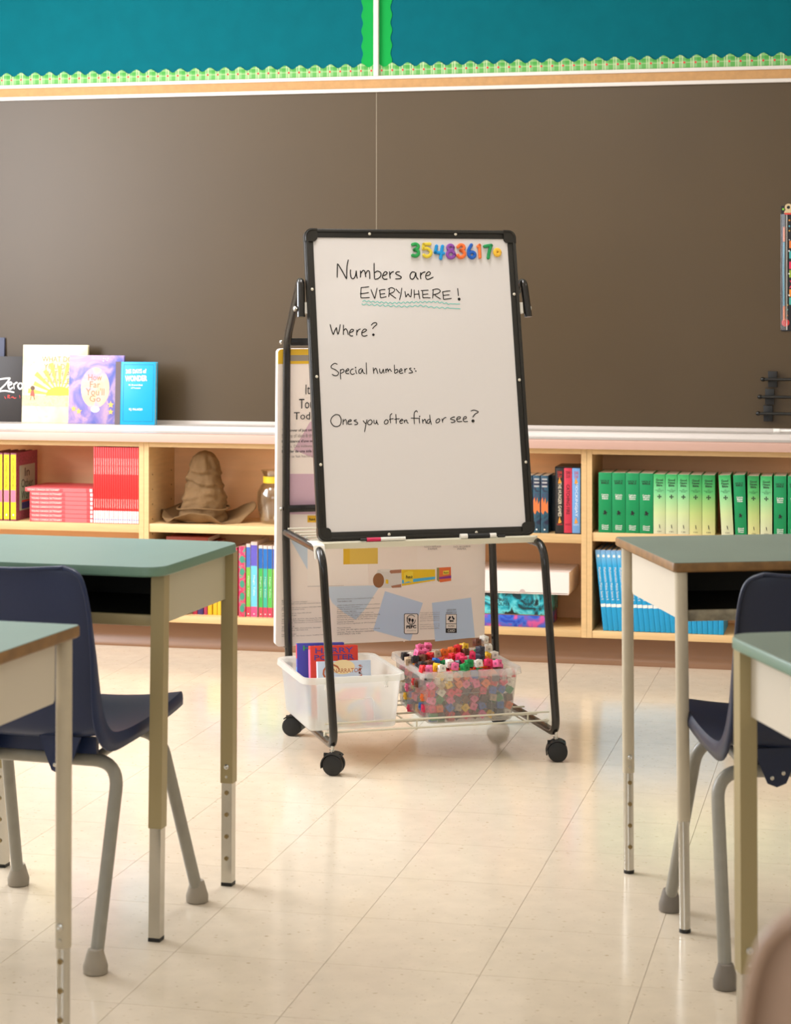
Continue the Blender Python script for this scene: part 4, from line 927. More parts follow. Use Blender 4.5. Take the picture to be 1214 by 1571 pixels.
# magnetic numerals
nums = [('green numeral three', (40, 160, 80), [[(222,72),(255,66),(280,84),(272,110),(240,126)],[(240,126),(275,135),(282,168),(255,190),(222,184)]], 'green magnet number 3 at the left end of the magnet row'),
 ('yellow numeral five', (232, 206, 60), [[(398,66),(337,70)],[(337,70),(332,112)],[(332,114),(375,113),(410,145),(400,182),(365,196),(338,182)]], 'yellow magnet number 5 beside the green 3'),
 ('blue numeral four', (20, 150, 220), [[(468,88),(456,152)],[(456,152),(540,162)],[(530,90),(512,215)]], 'light blue magnet number 4'),
 ('purple numeral eight', (146, 76, 170), [[(613+28*math.cos(a), 104+26*math.sin(a)) for a in [k*PI/6 for k in range(13)]],[(617+36*math.cos(a), 174+34*math.sin(a)) for a in [k*PI/6 for k in range(13)]]], 'purple magnet number 8'),
 ('orange numeral three', (242, 118, 56), [[(690,96),(712,76),(742,80),(754,102),(740,124),(720,132)],[(720,132),(750,145),(760,172),(738,200),(706,202),(688,184)]], 'orange magnet number 3 right of the purple 8'),
 ('blue numeral six', (26, 96, 190), [[(828,76),(802,128),(803,182),(832,208),(864,190),(860,158),(828,150),(806,168)]], 'dark blue magnet number 6'),
 ('orange numeral one', (244, 130, 60), [[(898,92),(912,80)],[(912,80),(917,202)]], 'orange magnet number 1'),
 ('green numeral seven', (30, 150, 84), [[(966,90),(1000,84),(1034,80)],[(1034,80),(1014,145),(1003,208)]], 'dark green magnet number 7'),
 ('yellow numeral zero', (244, 192, 60), [[(1097+24*math.cos(a), 153+27*math.sin(a)) for a in [k*PI/7 for k in range(15)]]], 'small yellow magnet number 0 at the right end of the magnet row')]
for nm, c, sts, lab in nums:
    u0, v0 = bp_(600+sts[0][0][0]/6.744, 365+sts[0][0][1]/6.744, .003)
    t = thing('magnet_number', lab, 'magnet', group='coloured magnet numbers', mw=BM @ Matrix.Translation((u0, .003, v0)))
    mb = MB()
    for st in sts:
        q = smooth_path([(600+x/6.744, 365+y/6.744) for x, y in st])
        P3 = [bp_(x, y, .003) for x, y in q]; pp = [(u-u0, -.0036, v-v0) for u, v in P3]
        wdt = .0050 if 'zero' not in nm else .0060
        mb.tube(pp, wdt, 8, upv=(0, 1, 0), flat=.72)
        for e_ in (pp[0], pp[-1]): mb.lathe([(wdt*.6, -.0036), (wdt, -.0015), (wdt, .0015), (wdt*.6, .0036)], 10, Matrix.Translation(e_) @ Matrix.Rotation(PI/2, 4, 'X'))
    mb.build('numeral', M('magnet_%d_%d' % c[:2], c, .35), t)
# pens on the tray
def lie(name, label, cat, px0, px1, py, v_, w_, r, parts, group=None):
    a = EMI @ hit(px0, py, EM @ Vector((0, v_, 0)), EV); b = EMI @ hit(px1, py, EM @ Vector((0, v_, 0)), EV)
    t = thing(name, label, cat, group=group, mw=EM @ Matrix.Translation((a.x, v_, w_)))
    L = b.x-a.x
    for nm, f0, f1, rr, mt in parts:
        p_ = MB(); p_.tube([(L*f0, 0, 0), (L*f1, 0, 0)], rr, 12); p_.build(nm, mt, t)
    return t
m_mag = M('magenta_plastic', (214, 40, 90), .4); m_wpl = M('white_plastic', (238, 234, 226), .4)
lie('marker_pen', 'white marker with black label lying on the tray lip below the board', 'marker', 706, 761, 826, .0935, .6235, .006, [('cap', 0, .2, .0075, m_wpl), ('label_band', .2, .82, .0070, m_black), ('barrel', .82, 1, .0072, m_wpl)], 'markers on the easel tray')
lie('marker_pen', 'thin dark pen to the right of the white marker', 'marker', 764, 775, 824, .0925, .6215, .004, [('barrel', 0, 1, .0035, m_black)], 'markers on the easel tray')
lie('marker_pen', 'magenta and white marker lying under the left part of the board', 'marker', 553, 622, 829, .0925, .6230, .005, [('tip', 0, .14, .0035, m_black), ('cap', .14, .45, .0055, m_mag), ('barrel', .45, 1, .0055, m_wpl)], 'markers on the easel tray')
# ---------------------------------------------------------------- flip-chart pad box behind
th = math.atan2(-.034, .87)
PM = EM @ Matrix.Translation((-.0485, .536, .2635)) @ Matrix.Rotation(rad(2.0), 4, 'X') @ Matrix.Identity(4)
PMI = PM.inverted(); PN = PM.to_3x3() @ Vector((0, 1, 0)); PO = PM.translation
def pp_(px, py): q = PMI @ hit(px, py, PO, PN); return q.x, q.z
PW = pp_(744.5, 900)[0]; PH = pp_(440, 535.5)[1]
pd = thing('easel_pad_pack', 'large cream easel pad pack with yellow top edge hanging behind the easel', 'easel pad', mw=PM)
m_card = M('cream_printed_card', (248, 234, 222), .5, vary=.015, vscale=3)
MB().prism(rrect(PW, PH, .012, 5, PW/2, PH/2), .001, .030, PXZ).build('pack_body', m_card, pd)
m_yb = M('golden_yellow_print', (232, 184, 36), .5)
body_poly = rrect(PW-.001, PH-.001, .012, 5, PW/2, PH/2)
zy = pp_(430, 558.5)[1]
top = [(u, max(v, zy)) for u, v in body_poly]
MB().prism([p_ for i, p_ in enumerate(top) if i == 0 or p_ != top[i-1]], .0002, .0010, PXZ).build('yellow_band', m_yb, pd)
hs0 = pp_(444, 553.8); hs1 = pp_(444, 544.8)
MB().box(hs0[0], PW-hs0[0], -.0001, .0002, hs0[1], hs1[1]).build('handle_slot', M('slot_grey_card', (150, 140, 126), .7), pd)
ART = [0]
def art(name, pts, rgb, rough=.55):
    ART[0] += 1
    y1 = .0010-.00002*ART[0]
    q = [pp_(*p_) for p_ in pts]; q = [(min(max(u, .001), PW-.001), v) for u, v in q]
    return MB().prism(q, y1-.0003, .0010, PXZ).build(name, M('art_%d_%d_%d' % rgb, rgb, rough), pd)
art('pink_triangle_print', [(476, 647), (451, 690), (484, 704), (520, 712), (500, 640)], (216, 180, 190))
art('pink_panel_print', [(445, 727), (640, 727), (640, 789), (445, 789)], (214, 178, 192))
art('blue_triangle_print', [(447, 830), (472, 822), (472, 874)], (204, 217, 230))
art('blue_panel_print', [(500, 898), (736, 898), (620, 985), (600, 962), (545, 950), (505, 925)], (247, 233, 221))
art('blue_kite_print', [(498, 900), (584, 898), (560, 935), (546, 951), (528, 940), (510, 925)], (206, 218, 230))
art('blue_square_print', [(591, 907), (649, 925), (630, 983), (573, 967)], (196, 212, 234))
art('blue_square_print', [(663, 925), (723, 917), (729, 978), (668, 984)], (196, 213, 236))
art('grey_sheet_shadow', [(472, 898), (528, 896.5), (528, 899), (472, 900.5)], (216, 206, 196))
art('sheet_print', [(472, 829), (565, 827), (565, 840), (565, 897), (472, 899)], (250, 238, 226))
art('sheet_print', [(566, 838), (640, 836), (640, 880), (566, 897)], (246, 231, 218))
art('yellow_note_print', [(527, 842), (580, 840.5), (580, 865), (527, 866)], (230, 192, 84))
art('yellow_note_strip', [(527, 842), (537, 841.7), (537, 865.7), (527, 866)], (232, 184, 36))
art('cylinder_print', [(580, 874), (616, 876), (616, 902), (580, 902), (574, 888)], (222, 214, 204))
art('cylinder_mouth_print', [(x, y) for x, y in ell(581, 890.5, 8.6, 11.4, 20)], (150, 100, 60))
art('box_inside_print', [(596, 875), (616, 873.5), (616, 879), (600, 880)], (176, 120, 90))
art('box_inside_print', [(600, 899), (616, 896), (616, 901), (602, 902)], (176, 120, 90))
art('box_flap_print', [(583, 873), (600, 873), (598, 877), (585, 877)], (232, 224, 214))
art('yellow_box_print', [(616, 874), (668, 873.5), (668, 886), (617, 899)], (238, 196, 28))
art('blue_stripe_print', [(617, 890), (668, 884.5), (668, 889), (617, 896)], (84, 180, 222))
art('yellow_stripe_print', [(617, 895.5), (668, 888.5), (668, 890.5), (617, 899)], (238, 196, 28))
art('tag_print', [(620, 879), (627, 876), (634, 877), (634, 894), (627, 892), (620, 894.5)], (244, 214, 60))
art('small_yellow_print', [(592, 889), (596, 889.5), (596, 896), (592, 895)], (238, 196, 28))
art('orange_block_print', [(672, 871), (692, 870), (692.5, 891), (676, 893.5), (672, 890)], (230, 112, 56))
art('block_side_print', [(670.5, 871), (674, 871), (674, 893), (670.5, 890)], (150, 140, 90))
art('purple_stripe_print', [(674, 885.5), (692.5, 882.8), (692.5, 887), (674, 888.5)], (140, 50, 140))
art('note_label_print', [(680, 876), (689, 875), (689, 881), (680, 881.5)], (246, 216, 70))
art('certificate_box', rrect(22, 31.5, 2.5, 4, 631, 957), (40, 34, 30))
art('certificate_field', rrect(20, 29.6, 1.8, 4, 631, 957), (246, 232, 220))
art('recycling_box', [(684, 942), (701, 942), (701, 971), (684, 971)], (36, 30, 28))
art('recycling_field', [(684.7, 942.8), (700.3, 942.8), (700.3, 956.5), (684.7, 956.5)], (246, 234, 224))
art('recycling_field', [(684.7, 957.4), (700.3, 957.4), (700.3, 964), (684.7, 964)], (246, 234, 224))
for px_, py_ in ((457.5+15, 792), ):
    art('sticker_print', [(472, 791), (486, 791), (486, 801.5), (472, 801.5)], (236, 184, 40))
def ptext(name, s, cx, cy, wpx, hpx, mat=m_black, bold=0, left=False):
    u, v = pp_(cx, cy); u2, _ = pp_(cx+wpx, cy); _, v2 = pp_(cx, cy-hpx)
    ww = u2-u; hh = v2-v
    if left: u += ww/2
    return text(name, s, mat, pd, u, -.0012 if ART[0] else 0, v, w=ww, h=hh, bold=bold)
m_txt = M('dark_grey_text', (90, 80, 74), .6); m_txl = M('light_grey_text', (150, 138, 130), .6)
ptext('heading_text', 'It starts here.', 469, 597.5, 70, 15, m_black, .0, True)
ptext('heading_text', 'Tout commence ici.', 459, 619.5, 112, 15, m_black, .0, True)
ptext('heading_text', 'Todo empieza aqui.', 451, 640, 122, 15, m_black, .0, True)
for k, (s_, mm, bb) in enumerate((('The power of just one idea.', m_black, .01), ('Millions of ideas & dreams', m_txl, 0), ("La puissance d'une seule idee.", m_black, .01), ('et plus. Des millions d\'idees', m_txl, 0), ('El poder de una sola idea.', m_black, .01), ('y esto se han hecho realidad', m_txl, 0))):
    ptext('body_text', s_, 432.5, 661+7.8*k+(1 if k > 1 else 0), len(s_)*2.2, 5.6, mm, bb, True)
ptext('brand_text', 'Post-it', 628, 885, 10, 5, m_black, .02); ptext('brand_text', 'Post-it', 684.5, 878.5, 7, 3, m_black, .02); ptext('brand_text', 'Post-it', 479, 796.5, 9, 4, m_black, .02)
ptext('certificate_text', 'PEFC', 631, 961.5, 15, 5, m_black, .04); ptext('certificate_text', 'www.pefc.org', 631, 967.5, 14, 1.6, m_txt)
ptext('recycling_text', 'PAPER', 692.5, 960.5, 10, 3.2, m_txt); ptext('recycling_text', 'CARD', 692.5, 967.5, 11, 4, m_white); ptext('recycling_text', 'USA & CAN', 692.5, 935.5, 14, 2.6, m_txt); ptext('recycling_text', 'HOW2RECYCLE', 692.5, 939.5, 16, 2.4, m_txt)
mb = MB()
def parc(cx, cy, r, a0, a1, wpx):
    pts = [pp_(cx+r*math.cos(rad(a)), cy+r*math.sin(rad(a))) for a in range(a0, a1+1, 12)]
    ribbon(mb, [(u, -.0012, v) for u, v in pts], wpx*.0019, Vector((0, -1, 0)), 0)
parc(631, 951.5, 6.2, -10, 220, 1.0); parc(631, 950.5, 7, 190, 330, 1.0)
for cx_, cy_ in ((628.5, 950.5), (633, 951.5)): mb.prism([pp_(cx_+1.9*math.cos(k*PI/4), cy_+2.6*math.sin(k*PI/4)) for k in range(8)], -.0014, -.0011, PXZ); mb.prism([pp_(cx_-.5, cy_), pp_(cx_+.5, cy_), pp_(cx_+.5, cy_+4.5), pp_(cx_-.5, cy_+4.5)], -.0014, -.0011, PXZ)
mb.build('certificate_emblem', m_black, pd, smooth=False)
mb = MB()
for k in range(3):
    a0 = -90+120*k
    c0 = (692.5+3.2*math.cos(rad(a0+60)), 949.6+3.0*math.sin(rad(a0+60)))
    d = (math.cos(rad(a0+150)), math.sin(rad(a0+150))); n_ = (-d[1], d[0])
    pl = [(-3.4, -1.1), (.8, -1.1), (.8, -2.2), (3.4, 0), (.8, 2.2), (.8, 1.1), (-3.4, 1.1)]
    mb.prism([pp_(c0[0]+p*d[0]+q*n_[0], c0[1]+p*d[1]+q*n_[1]) for p, q in pl], -.0014, -.0011, PXZ)
mb.build('recycling_emblem', m_black, pd, smooth=False)
L1 = ['Brand note', '3M Canada, London, Ontario', 'Made in USA with globally sourced materials', '', '3M, 300 Tartan Drive, London, ON N5V 4M9', 'Fabrique aux Etats-Unis', '', '3M Company, St. Paul, MN 55144', 'www.Post-it.com', '', '3M Mexico S.A. de C.V., Av. Santa Fe 190,', 'Col. Santa Fe, Alvaro Obregon, Ciudad de Mexico, 01210', 'Importador, distribuidor y comercializador', '', '3M Chile S.A.', 'Santa Isabel 1001, Providencia, Santiago', 'Importado por 3M Chile S.A.', '', 'Hecho en EE.UU.', 'Please recycle - Por favor recicle 34-8727-9902']
for k, s_ in enumerate(L1):
    if s_: ptext('small_print', s_, 432.5, 921.5+2.9*k, min(66, len(s_)*1.5), 1.9, m_txt, 0, True)
L2 = ['NOTICE: Adhesive may mark some surfaces.', 'Test before use.', '', 'AVIS: L\'adhesif peut marquer certaines surfaces.', 'Essayer avant d\'utiliser.', 'AVISO: El adhesivo puede marcar algunas superficies.', 'Probar antes del uso.', 'Post-it and the Canary Yellow color are', 'trademarks of 3M. Used under license in Canada.', 'Post-it et la couleur jaune canari sont des', 'marques de commerce de 3M, utilisees sous', 'licence au Canada.', 'Post-it es marca registrada de 3M Company.', '', 'Please Recycle.', '(c) 2022, 3M. All rights reserved. Tous droits', 'reserves. Todos los derechos reservados.', '34-8727-9902-4  CAL 4 200']
for k, s_ in enumerate(L2):
    if s_: ptext('small_print', s_, 517.5, 919.5+3.15*k, min(66, len(s_)*1.42), 2.0, m_txt, 0, True)
for k in range(9):
    if k != 5: ptext('small_print', ['This paper comes from', 'sustainably managed forests', 'and controlled sources.', 'Ce papier provient de forets', 'gerees durablement.', '', 'Este papel proviene de', 'bosques gestionados de', 'forma sostenible.'][k], 644.5, 940.5+3.0*k, 30, 1.9, m_txl, 0, True)
for cx_, s_ in ((664, 'FACILE A REMPLACER'), (664, ''), (709, 'FACIL DE CAMBIAR')): 
    if s_: ptext('small_print', s_, cx_, 838.5, 26, 2.6, m_txl); ptext('small_print', 'PAPIER' if cx_ < 700 else 'PAPEL', cx_, 842, 14, 2.6, m_txl)
# ---------------------------------------------------------------- translucent tubs
def frosted(name, tint, clear):
    m = bpy.data.materials.new(name); m.use_nodes = True; nt = m.node_tree; nt.nodes.clear()
    ou = nt.nodes.new('ShaderNodeOutputMaterial'); pr = nt.nodes.new('ShaderNodeBsdfPrincipled')
    pr.inputs['Base Color'].default_value = (*tint, 1); pr.inputs['Roughness'].default_value = .30
    tl = nt.nodes.new('ShaderNodeBsdfTranslucent'); tl.inputs[0].default_value = (*tint, 1)
    a = nt.nodes.new('ShaderNodeMixShader'); a.inputs[0].default_value = .45; nt.links.new(pr.outputs[0], a.inputs[1]); nt.links.new(tl.outputs[0], a.inputs[2])
    tr = nt.nodes.new('ShaderNodeBsdfTransparent'); tr.inputs[0].default_value = (.97, .97, .95, 1)
    rf = nt.nodes.new('ShaderNodeBsdfRefraction'); rf.inputs['Roughness'].default_value = .18; rf.inputs['IOR'].default_value = 1.02
    c = nt.nodes.new('ShaderNodeMixShader'); c.inputs[0].default_value = .72; nt.links.new(tr.outputs[0], c.inputs[2]); nt.links.new(rf.outputs[0], c.inputs[1])
    b = nt.nodes.new('ShaderNodeMixShader'); b.inputs[0].default_value = clear; nt.links.new(a.outputs[0], b.inputs[1]); nt.links.new(c.outputs[0], b.inputs[2])
    nt.links.new(b.outputs[0], ou.inputs[0]); return m
m_tubL = frosted('milky_tub_plastic', (.95, .94, .90), .56); m_tubR = frosted('clear_tub_plastic', (.96, .95, .93), .76)
def tub(label, uc, vc, mat, rz=0):
    t = thing('storage_tub', label, 'tub', group='translucent tubs on the easel shelf', mw=EM @ Matrix.Translation((uc, vc, .1000)) @ Matrix.Rotation(rz, 4, 'Z'))
    bw, bd_, tw, td, h = .250, .315, .274, .350, .147
    n = 5; T = .0018
    def ring(w, d, z, r): return [(x, y, z) for x, y in rrect(w, d, r, n)]
    rings = [ring(bw-.01, bd_-.01, 0, .02), ring(bw, bd_, .005, .022), ring(tw, td, h, .026), ring(tw+.012, td+.012, h+.0005, .03), ring(tw+.020, td+.020, h-.001, .034), ring(tw+.022, td+.022, h-.014, .034),
             ring(tw+.019, td+.019, h-.014, .033), ring(tw+.0165, td+.0165, h+.0005-.003+.001, .032), ring(tw-.001, td-.001, h-.0015, .025), ring(bw-2*T, bd_-2*T, .006, .02), ring(bw-.012, bd_-.012, .002, .018)]
    rings[3] = ring(tw+.006, td+.006, h+.0035, .028); rings[4] = ring(tw+.018, td+.018, h+.0035, .034)
    rings[7] = ring(tw+.015, td+.015, h+.0015, .032); rings[8] = ring(tw-2*T, td-2*T, h-.0005, .025)
    vs = [p for r in rings for p in r]; m_ = len(rings[0]); fs = []
    for i in range(len(rings)-1):
        for k in range(m_): fs.append((i*m_+k, i*m_+(k+1) % m_, (i+1)*m_+(k+1) % m_, (i+1)*m_+k))
    fs.append(tuple(reversed(range(m_)))); fs.append(tuple(range((len(rings)-1)*m_, len(rings)*m_)))
    MB().add(vs, fs).build('tub_body', mat, t)
    tilt = math.atan2((td-bd_)/2, h)
    lab_ = MB(); y_at = lambda z: -(bd_/2+(td-bd_)/2*(z-.005)/(h-.005))-.0006
    lab_.tube([(-.060, y_at(.012), .012), (-.055, y_at(.078), .078), (-.050, y_at(.085), .085), (.050, y_at(.085), .085), (.055, y_at(.078), .078), (.060, y_at(.012), .012)], .0011, 6, cap=True)
    lab_.build('label_frame', mat, t)
    rb_ = MB()
    for x_ in (-.085, -.079, .085, .091): rb_.box(x_-.0012, x_+.0012, -(td/2+.010), -(td/2-.001), h-.030, h+.001)
    rb_.build('rim_ribs', mat, t)
    return t
tubL = tub('milky translucent tub on the left of the easel shelf holding a few books', .078, .262, m_tubL)
tubR = tub('clear translucent tub on the right of the easel shelf full of coloured cubes', .420, .264, m_tubR)
# books in the left tub, tilted back, covers to the front
def tub_book(label, x, y, z, w_, h, t_, lean, rz, cover, edge=None, hard=0):
    r = thing('book', label, 'book', group='books in the left tub', mw=EM @ Matrix.Translation((x, y, z)) @ Matrix.Rotation(rz, 4, 'Z') @ Matrix.Rotation(lean, 4, 'X'))
    MB().box(0, w_, 0, .002, 0, h, bev=.0006).box(0, w_, t_-.002, t_, 0, h).box(0, .002, .002, t_-.002, 0, h).build('cover', cover, r)
    MB().box(.002, w_-.003, .002, t_-.002, .002, h-.003).build('pages', m_page, r)
    return r
m_hpr = M('worn_red_cover', (226, 62, 46), .5, vary=.05, vscale=40); m_hpb = M('royal_blue_cover', (66, 70, 176), .45)
b1 = tub_book('royal blue paperback behind the red one in the left tub', -.027, .335, .1045, .136, .197, .024, rad(-6), rad(-6), m_hpb)
text('cover_title', 'HARRY', M('lime_print', (70, 190, 90), .5), b1, .07, -.0008, .184, w=.105, h=.014, bold=.01)
MB().box(-.0008, .0, .001, .023, .02, .13).build('spine_print', M('light_blue_print', (90, 150, 220), .5), b1)
MB().box(-.0009, .0, .001, .023, .155, .194).build('spine_top', M('crimson_print', (214, 60, 90), .5), b1)
b2 = tub_book('worn red paperback with blue lettering in the left tub', -.004, .262, .1045, .136, .200, .044, rad(-8), rad(-6), m_hpr)
m_bl2 = M('violet_blue_print', (84, 70, 160), .5)
text('cover_title', 'HARRY', m_bl2, b2, .068, -.0008, .187, w=.108, h=.0150, bold=.012)
text('cover_title', 'POTTER', m_bl2, b2, .068, -.0008, .168, w=.114, h=.0150, bold=.012)
text('cover_subtitle', 'and the Goblet of Fire', M('dark_red_text', (120, 30, 40), .5), b2, .068, -.0008, .155, w=.098, h=.005)
MB().box(-.0008, 0, .002, .042, .09, .190).build('spine_print', M('pink_spine_print', (232, 120, 160), .5), b2)
MB().box(-.0008, 0, .002, .042, .005, .09).build('spine_lower_print', M('sky_spine_print', (60, 170, 220), .5), b2)
b3 = tub_book('pale blue picture book in front of the red paperback in the left tub', .004, .205, .1045, .152, .166, .020, rad(-9), rad(-4), M('pale_blue_cover', (206, 220, 240), .45))
MB().prism(ell(.072, .149, .034, .020, 20), -.0008, -.0002, PXZ).build('moon_print', M('cream_moon_print', (250, 226, 176), .5), b3)
mb = MB(); pts = [(.040+.024*math.cos(a), -.0010, .134+.022*math.sin(a)) for a in [rad(20+28*k) for k in range(11)]]; ribbon(mb, pts, .005, Vector((0, -1, 0)), 0); mb.build('ring_print', M('copper_print', (190, 100, 60), .5), b3, smooth=False)
text('cover_title', 'NARRATOR', M('copper_print', (190, 100, 60), .5), b3, .085, -.0010, .139, w=.08, h=.012)
for k in range(5): MB().prism([(.118+.016*random.random()-.004+(.004 if q % 2 == 0 else .0016)*math.sin(q*PI/5), .150-.018*k/2+(.004 if q % 2 == 0 else .0016)*math.cos(q*PI/5)) for q in range(10)], -.0008, -.0003, PXZ).build('star_print', M('copper_print', (190, 100, 60), .5), b3)
b4 = tub_book('colourful booklet seen blurred through the front of the left tub', .02, .132, .1045, .15, .105, .016, rad(-22), 0, swirl_mat('rainbow_cover', (222, 80, 60), (240, 190, 80), (110, 170, 210), 14, .45, (222, 120, 140)))
# ---------------------------------------------------------------- linking cubes
CC = {'white': (238, 232, 220), 'black': (34, 32, 36), 'slate': (52, 58, 72), 'brown': (110, 58, 34), 'tan': (196, 170, 140), 'orange': (240, 116, 36), 'red': (222, 36, 46), 'pink': (240, 110, 160), 'hotpink': (236, 50, 100), 'yellow': (244, 196, 36), 'blue': (26, 104, 190), 'green': (10, 140, 70)}
CS = .0195
def cube_mesh(nm, c):
    mt = M(nm+'_cube_plastic', c, .35); dk = M(nm+'_cube_hole', tuple(int(v*.76) for v in c), .6)
    mb = MB(); mb.box(-CS/2, CS/2, -CS/2, CS/2, 0, CS, bev=.0009)
    mats = [Matrix.Translation((0, -CS/2, CS/2)) @ Matrix.Rotation(PI/2, 4, 'X'), Matrix.Translation((CS/2, 0, CS/2)) @ Matrix.Rotation(PI/2, 4, 'Y'), Matrix.Translation((-CS/2, 0, CS/2)) @ Matrix.Rotation(-PI/2, 4, 'Y'), Matrix.Translation((0, CS/2, CS/2)) @ Matrix.Rotation(-PI/2, 4, 'X')]
    for q in mats:
        mb.lathe([(.0050, .0001), (.0050, .0006), (.0040, .0006), (.0038, .00015)], 10, q)
        mb.lathe([(.0038, .0001), (.0036, .0003), (.0004, .0003)], 10, q, mi=1)
    mb.lathe([(.0038, CS-.0002), (.0038, CS+.0018), (.0032, CS+.0022), (.0004, CS+.0022)], 10)
    return mb.mesh(nm+'_cube', [mt, dk])
CM = {k: cube_mesh(k, c) for k, c in CC.items()}
wts = ['white']*4+['black']*2+['brown']*3+['tan']*2+['orange']*4+['red']*5+['pink']*5+['hotpink']*4+['yellow']*3+['blue']*3+['green']*4+['slate']
CN = {'hotpink': 'hot pink', 'slate': 'blue-grey'}
seen = {}
def put_cube(color, u, v, w_, rot, where):
    lab = '%s linking cube %s' % (CN.get(color, color), where)
    o = link('linking_cube', CM[color]); o.matrix_world = EM @ Matrix.Translation((u, v, w_)) @ rot
    tag(o, lab, 'cube', 'linking cubes in the right tub'); return o
def rr_(s): return Matrix.Rotation(random.uniform(-s, s), 4, 'Z') @ Matrix.Rotation(random.uniform(-s, s)*.5, 4, 'X') @ Matrix.Rotation(random.choice((0, PI/2, -PI/2)) if random.random() < .5 else random.uniform(-s, s)*.6, 4, 'Y')
tuc, tvc = .420, .264
def wall_v(z): return tvc-(.315/2+(.35-.315)/2*(z/.142))
def wall_u(z): return .125+.012*(z/.127)
rows = ['lowest', 'second', 'third', 'fourth', 'fifth', 'sixth']
for j in range(6):
    z = .004+.0222*j; hu = wall_u(z)-.017; n = 10
    for i in range(n):
        u = tuc-hu+2*hu*i/(n-1)+random.uniform(-.004, .004)
        third = 'left' if i < 3 else 'middle' if i < 7 else 'right'
        c = random.choice(wts)
        rot = Matrix.Translation((0, 0, CS/2)) @ Matrix.Rotation(random.uniform(-.8, .8), 4, 'Y') @ Matrix.Rotation(random.uniform(-.2, .2), 4, 'Z') @ Matrix.Translation((0, 0, -CS/2))
        put_cube(c, u, wall_v(z)+.0160+random.uniform(0, .006), .1045+z+random.uniform(0, .004), rot, 'against the tub front, %s row, %s part' % (rows[j], third))
for j in range(4):
    z = .004+.030*j
    for i in range(10):
        v = tvc-.115+.0265*i
        put_cube(random.choice(wts), tuc-wall_u(z)+.0150, v, .1045+z, rr_(.25), 'against the left side of the tub, %s row, %s part' % (rows[j], 'near' if i < 4 else 'far'))
# hidden middle of the heap
mb = MB()
for k in range(4):
    for i in range(7):
        for j in range(10):
            x_, y_ = tuc-.083+.027*i, tvc-.105+.0265*j
            m_ = EM @ Matrix.Translation((x_, y_, .107+.0275*k)) @ rr_(.3)
            mb.box(-CS/2, CS/2, -CS/2, CS/2, 0, CS, m_, mi=random.randrange(6))
o = mb.build('linking_cube_heap', [MATS[c+'_cube_plastic'] for c in ('pink', 'red', 'white', 'green', 'blue', 'orange')], smooth=False)
tag(o, 'inner mass of coloured linking cubes filling the right tub', 'cubes', None, 'stuff')
# top layer
def sect(u, v): return '%s %s part' % ('near' if v < tvc-.05 else 'far' if v > tvc+.06 else 'middle', 'left' if u < tuc-.04 else 'right' if u > tuc+.04 else 'centre')
for i in range(10):
    for j in range(12):
        u = tuc-.112+.0248*i+random.uniform(-.002, .002); v = tvc-.150+.0262*j+random.uniform(-.002, .002)
        put_cube(random.choice(wts), u, v, .222+.007*(j/12)+random.uniform(0, .005), rr_(.6), 'in the heap on top of the tub, %s' % sect(u, v))
TOP = [('pink',645,994,.268),('pink',656,992,.268),('pink',641,1002,.262),('pink',652,1001,.262),('black',621,1007,.250),('white',631,1007,.250),('tan',627,1014,.246),('black',638,1012,.254),('brown',650,1010,.256),('red',660,1007,.258),('tan',671,1004,.260),('orange',681.5,1001.5,.262),('orange',692,998.5,.264),('red',702.5,995,.268),('yellow',712,992.5,.266),('brown',714,1001,.258),('red',694,1008,.254),('hotpink',706,1008,.262),('hotpink',712,1013,.258),('blue',668,1016,.252),('green',682,1019,.246),('white',690,1018,.254),('pink',698,1023,.248),('black',705,1019,.248),('green',720,1018,.256),('green',714,1024,.248),('black',648,1021,.248),('brown',660,1019,.248),('white',735,1018,.252),('hotpink',749,1017,.250),('pink',764,1018,.250),('yellow',669,1024,.246),('white',678,1026,.245),('pink',659,1027,.245),('red',649,1027,.245),('yellow',745,1006,.256),('white',758,1005,.256),('white',750,994,.272),('white',742,981,.298),('tan',746,988,.278),('brown',732,986,.292),('orange',744,1013,.250),('hotpink',725,1006,.254)]
for k, (c, px_, py_, z) in enumerate(TOP):
    p = ew(px_, py_+5, z); put_cube(c, p.x, p.y, z, Matrix.Rotation(random.uniform(-.7, .7), 4, 'Z') @ Matrix.Rotation(random.uniform(-.25, .25), 4, 'X') @ Matrix.Rotation(random.uniform(-.2, .2), 4, 'Y'), 'lying loose on top of the heap, %s' % sect(p.x, p.y))
for dx, dz, s_ in ((0, 0, 'lower one'), (0, 1, 'upper one')):
    p = ew(737+dx*.0, 1013, .262); u = p.x+(dx/3.6)*.0098
    put_cube('slate', u, p.y+.0, .262+dz*.0197, Matrix.Rotation(rad(28), 4, 'Z'), 'in the upright stack of two, %s' % s_)
# cubes that would share a label are told apart by their order from the left
same = {}
for o in [q for q in C.objects if q.name.startswith('linking_cube') and q.type == 'MESH' and q.get('kind') != 'stuff']:
    p = o.matrix_world.translation - Vector((0, 0, CAM_H)); same.setdefault(o['label'], []).append((p.dot(RGT)/p.dot(FWD), p.z, o))
for lab, L in same.items():
    if len(L) < 2: continue
    L.sort(key=lambda e: (e[0], e[1]))
    for i, (_, _, o) in enumerate(L):
        w_ = 'leftmost of these' if i == 0 else 'rightmost of these' if i == len(L)-1 else ordinal(i)+' from left'
        o['label'] = lab.replace(' in the heap on top of the tub', ' in top layer of tub').replace(' lying loose on top of the heap', ' loose on top of heap').replace('against the left side of the tub', 'against tub\'s left side').replace(' part', '')+', '+w_
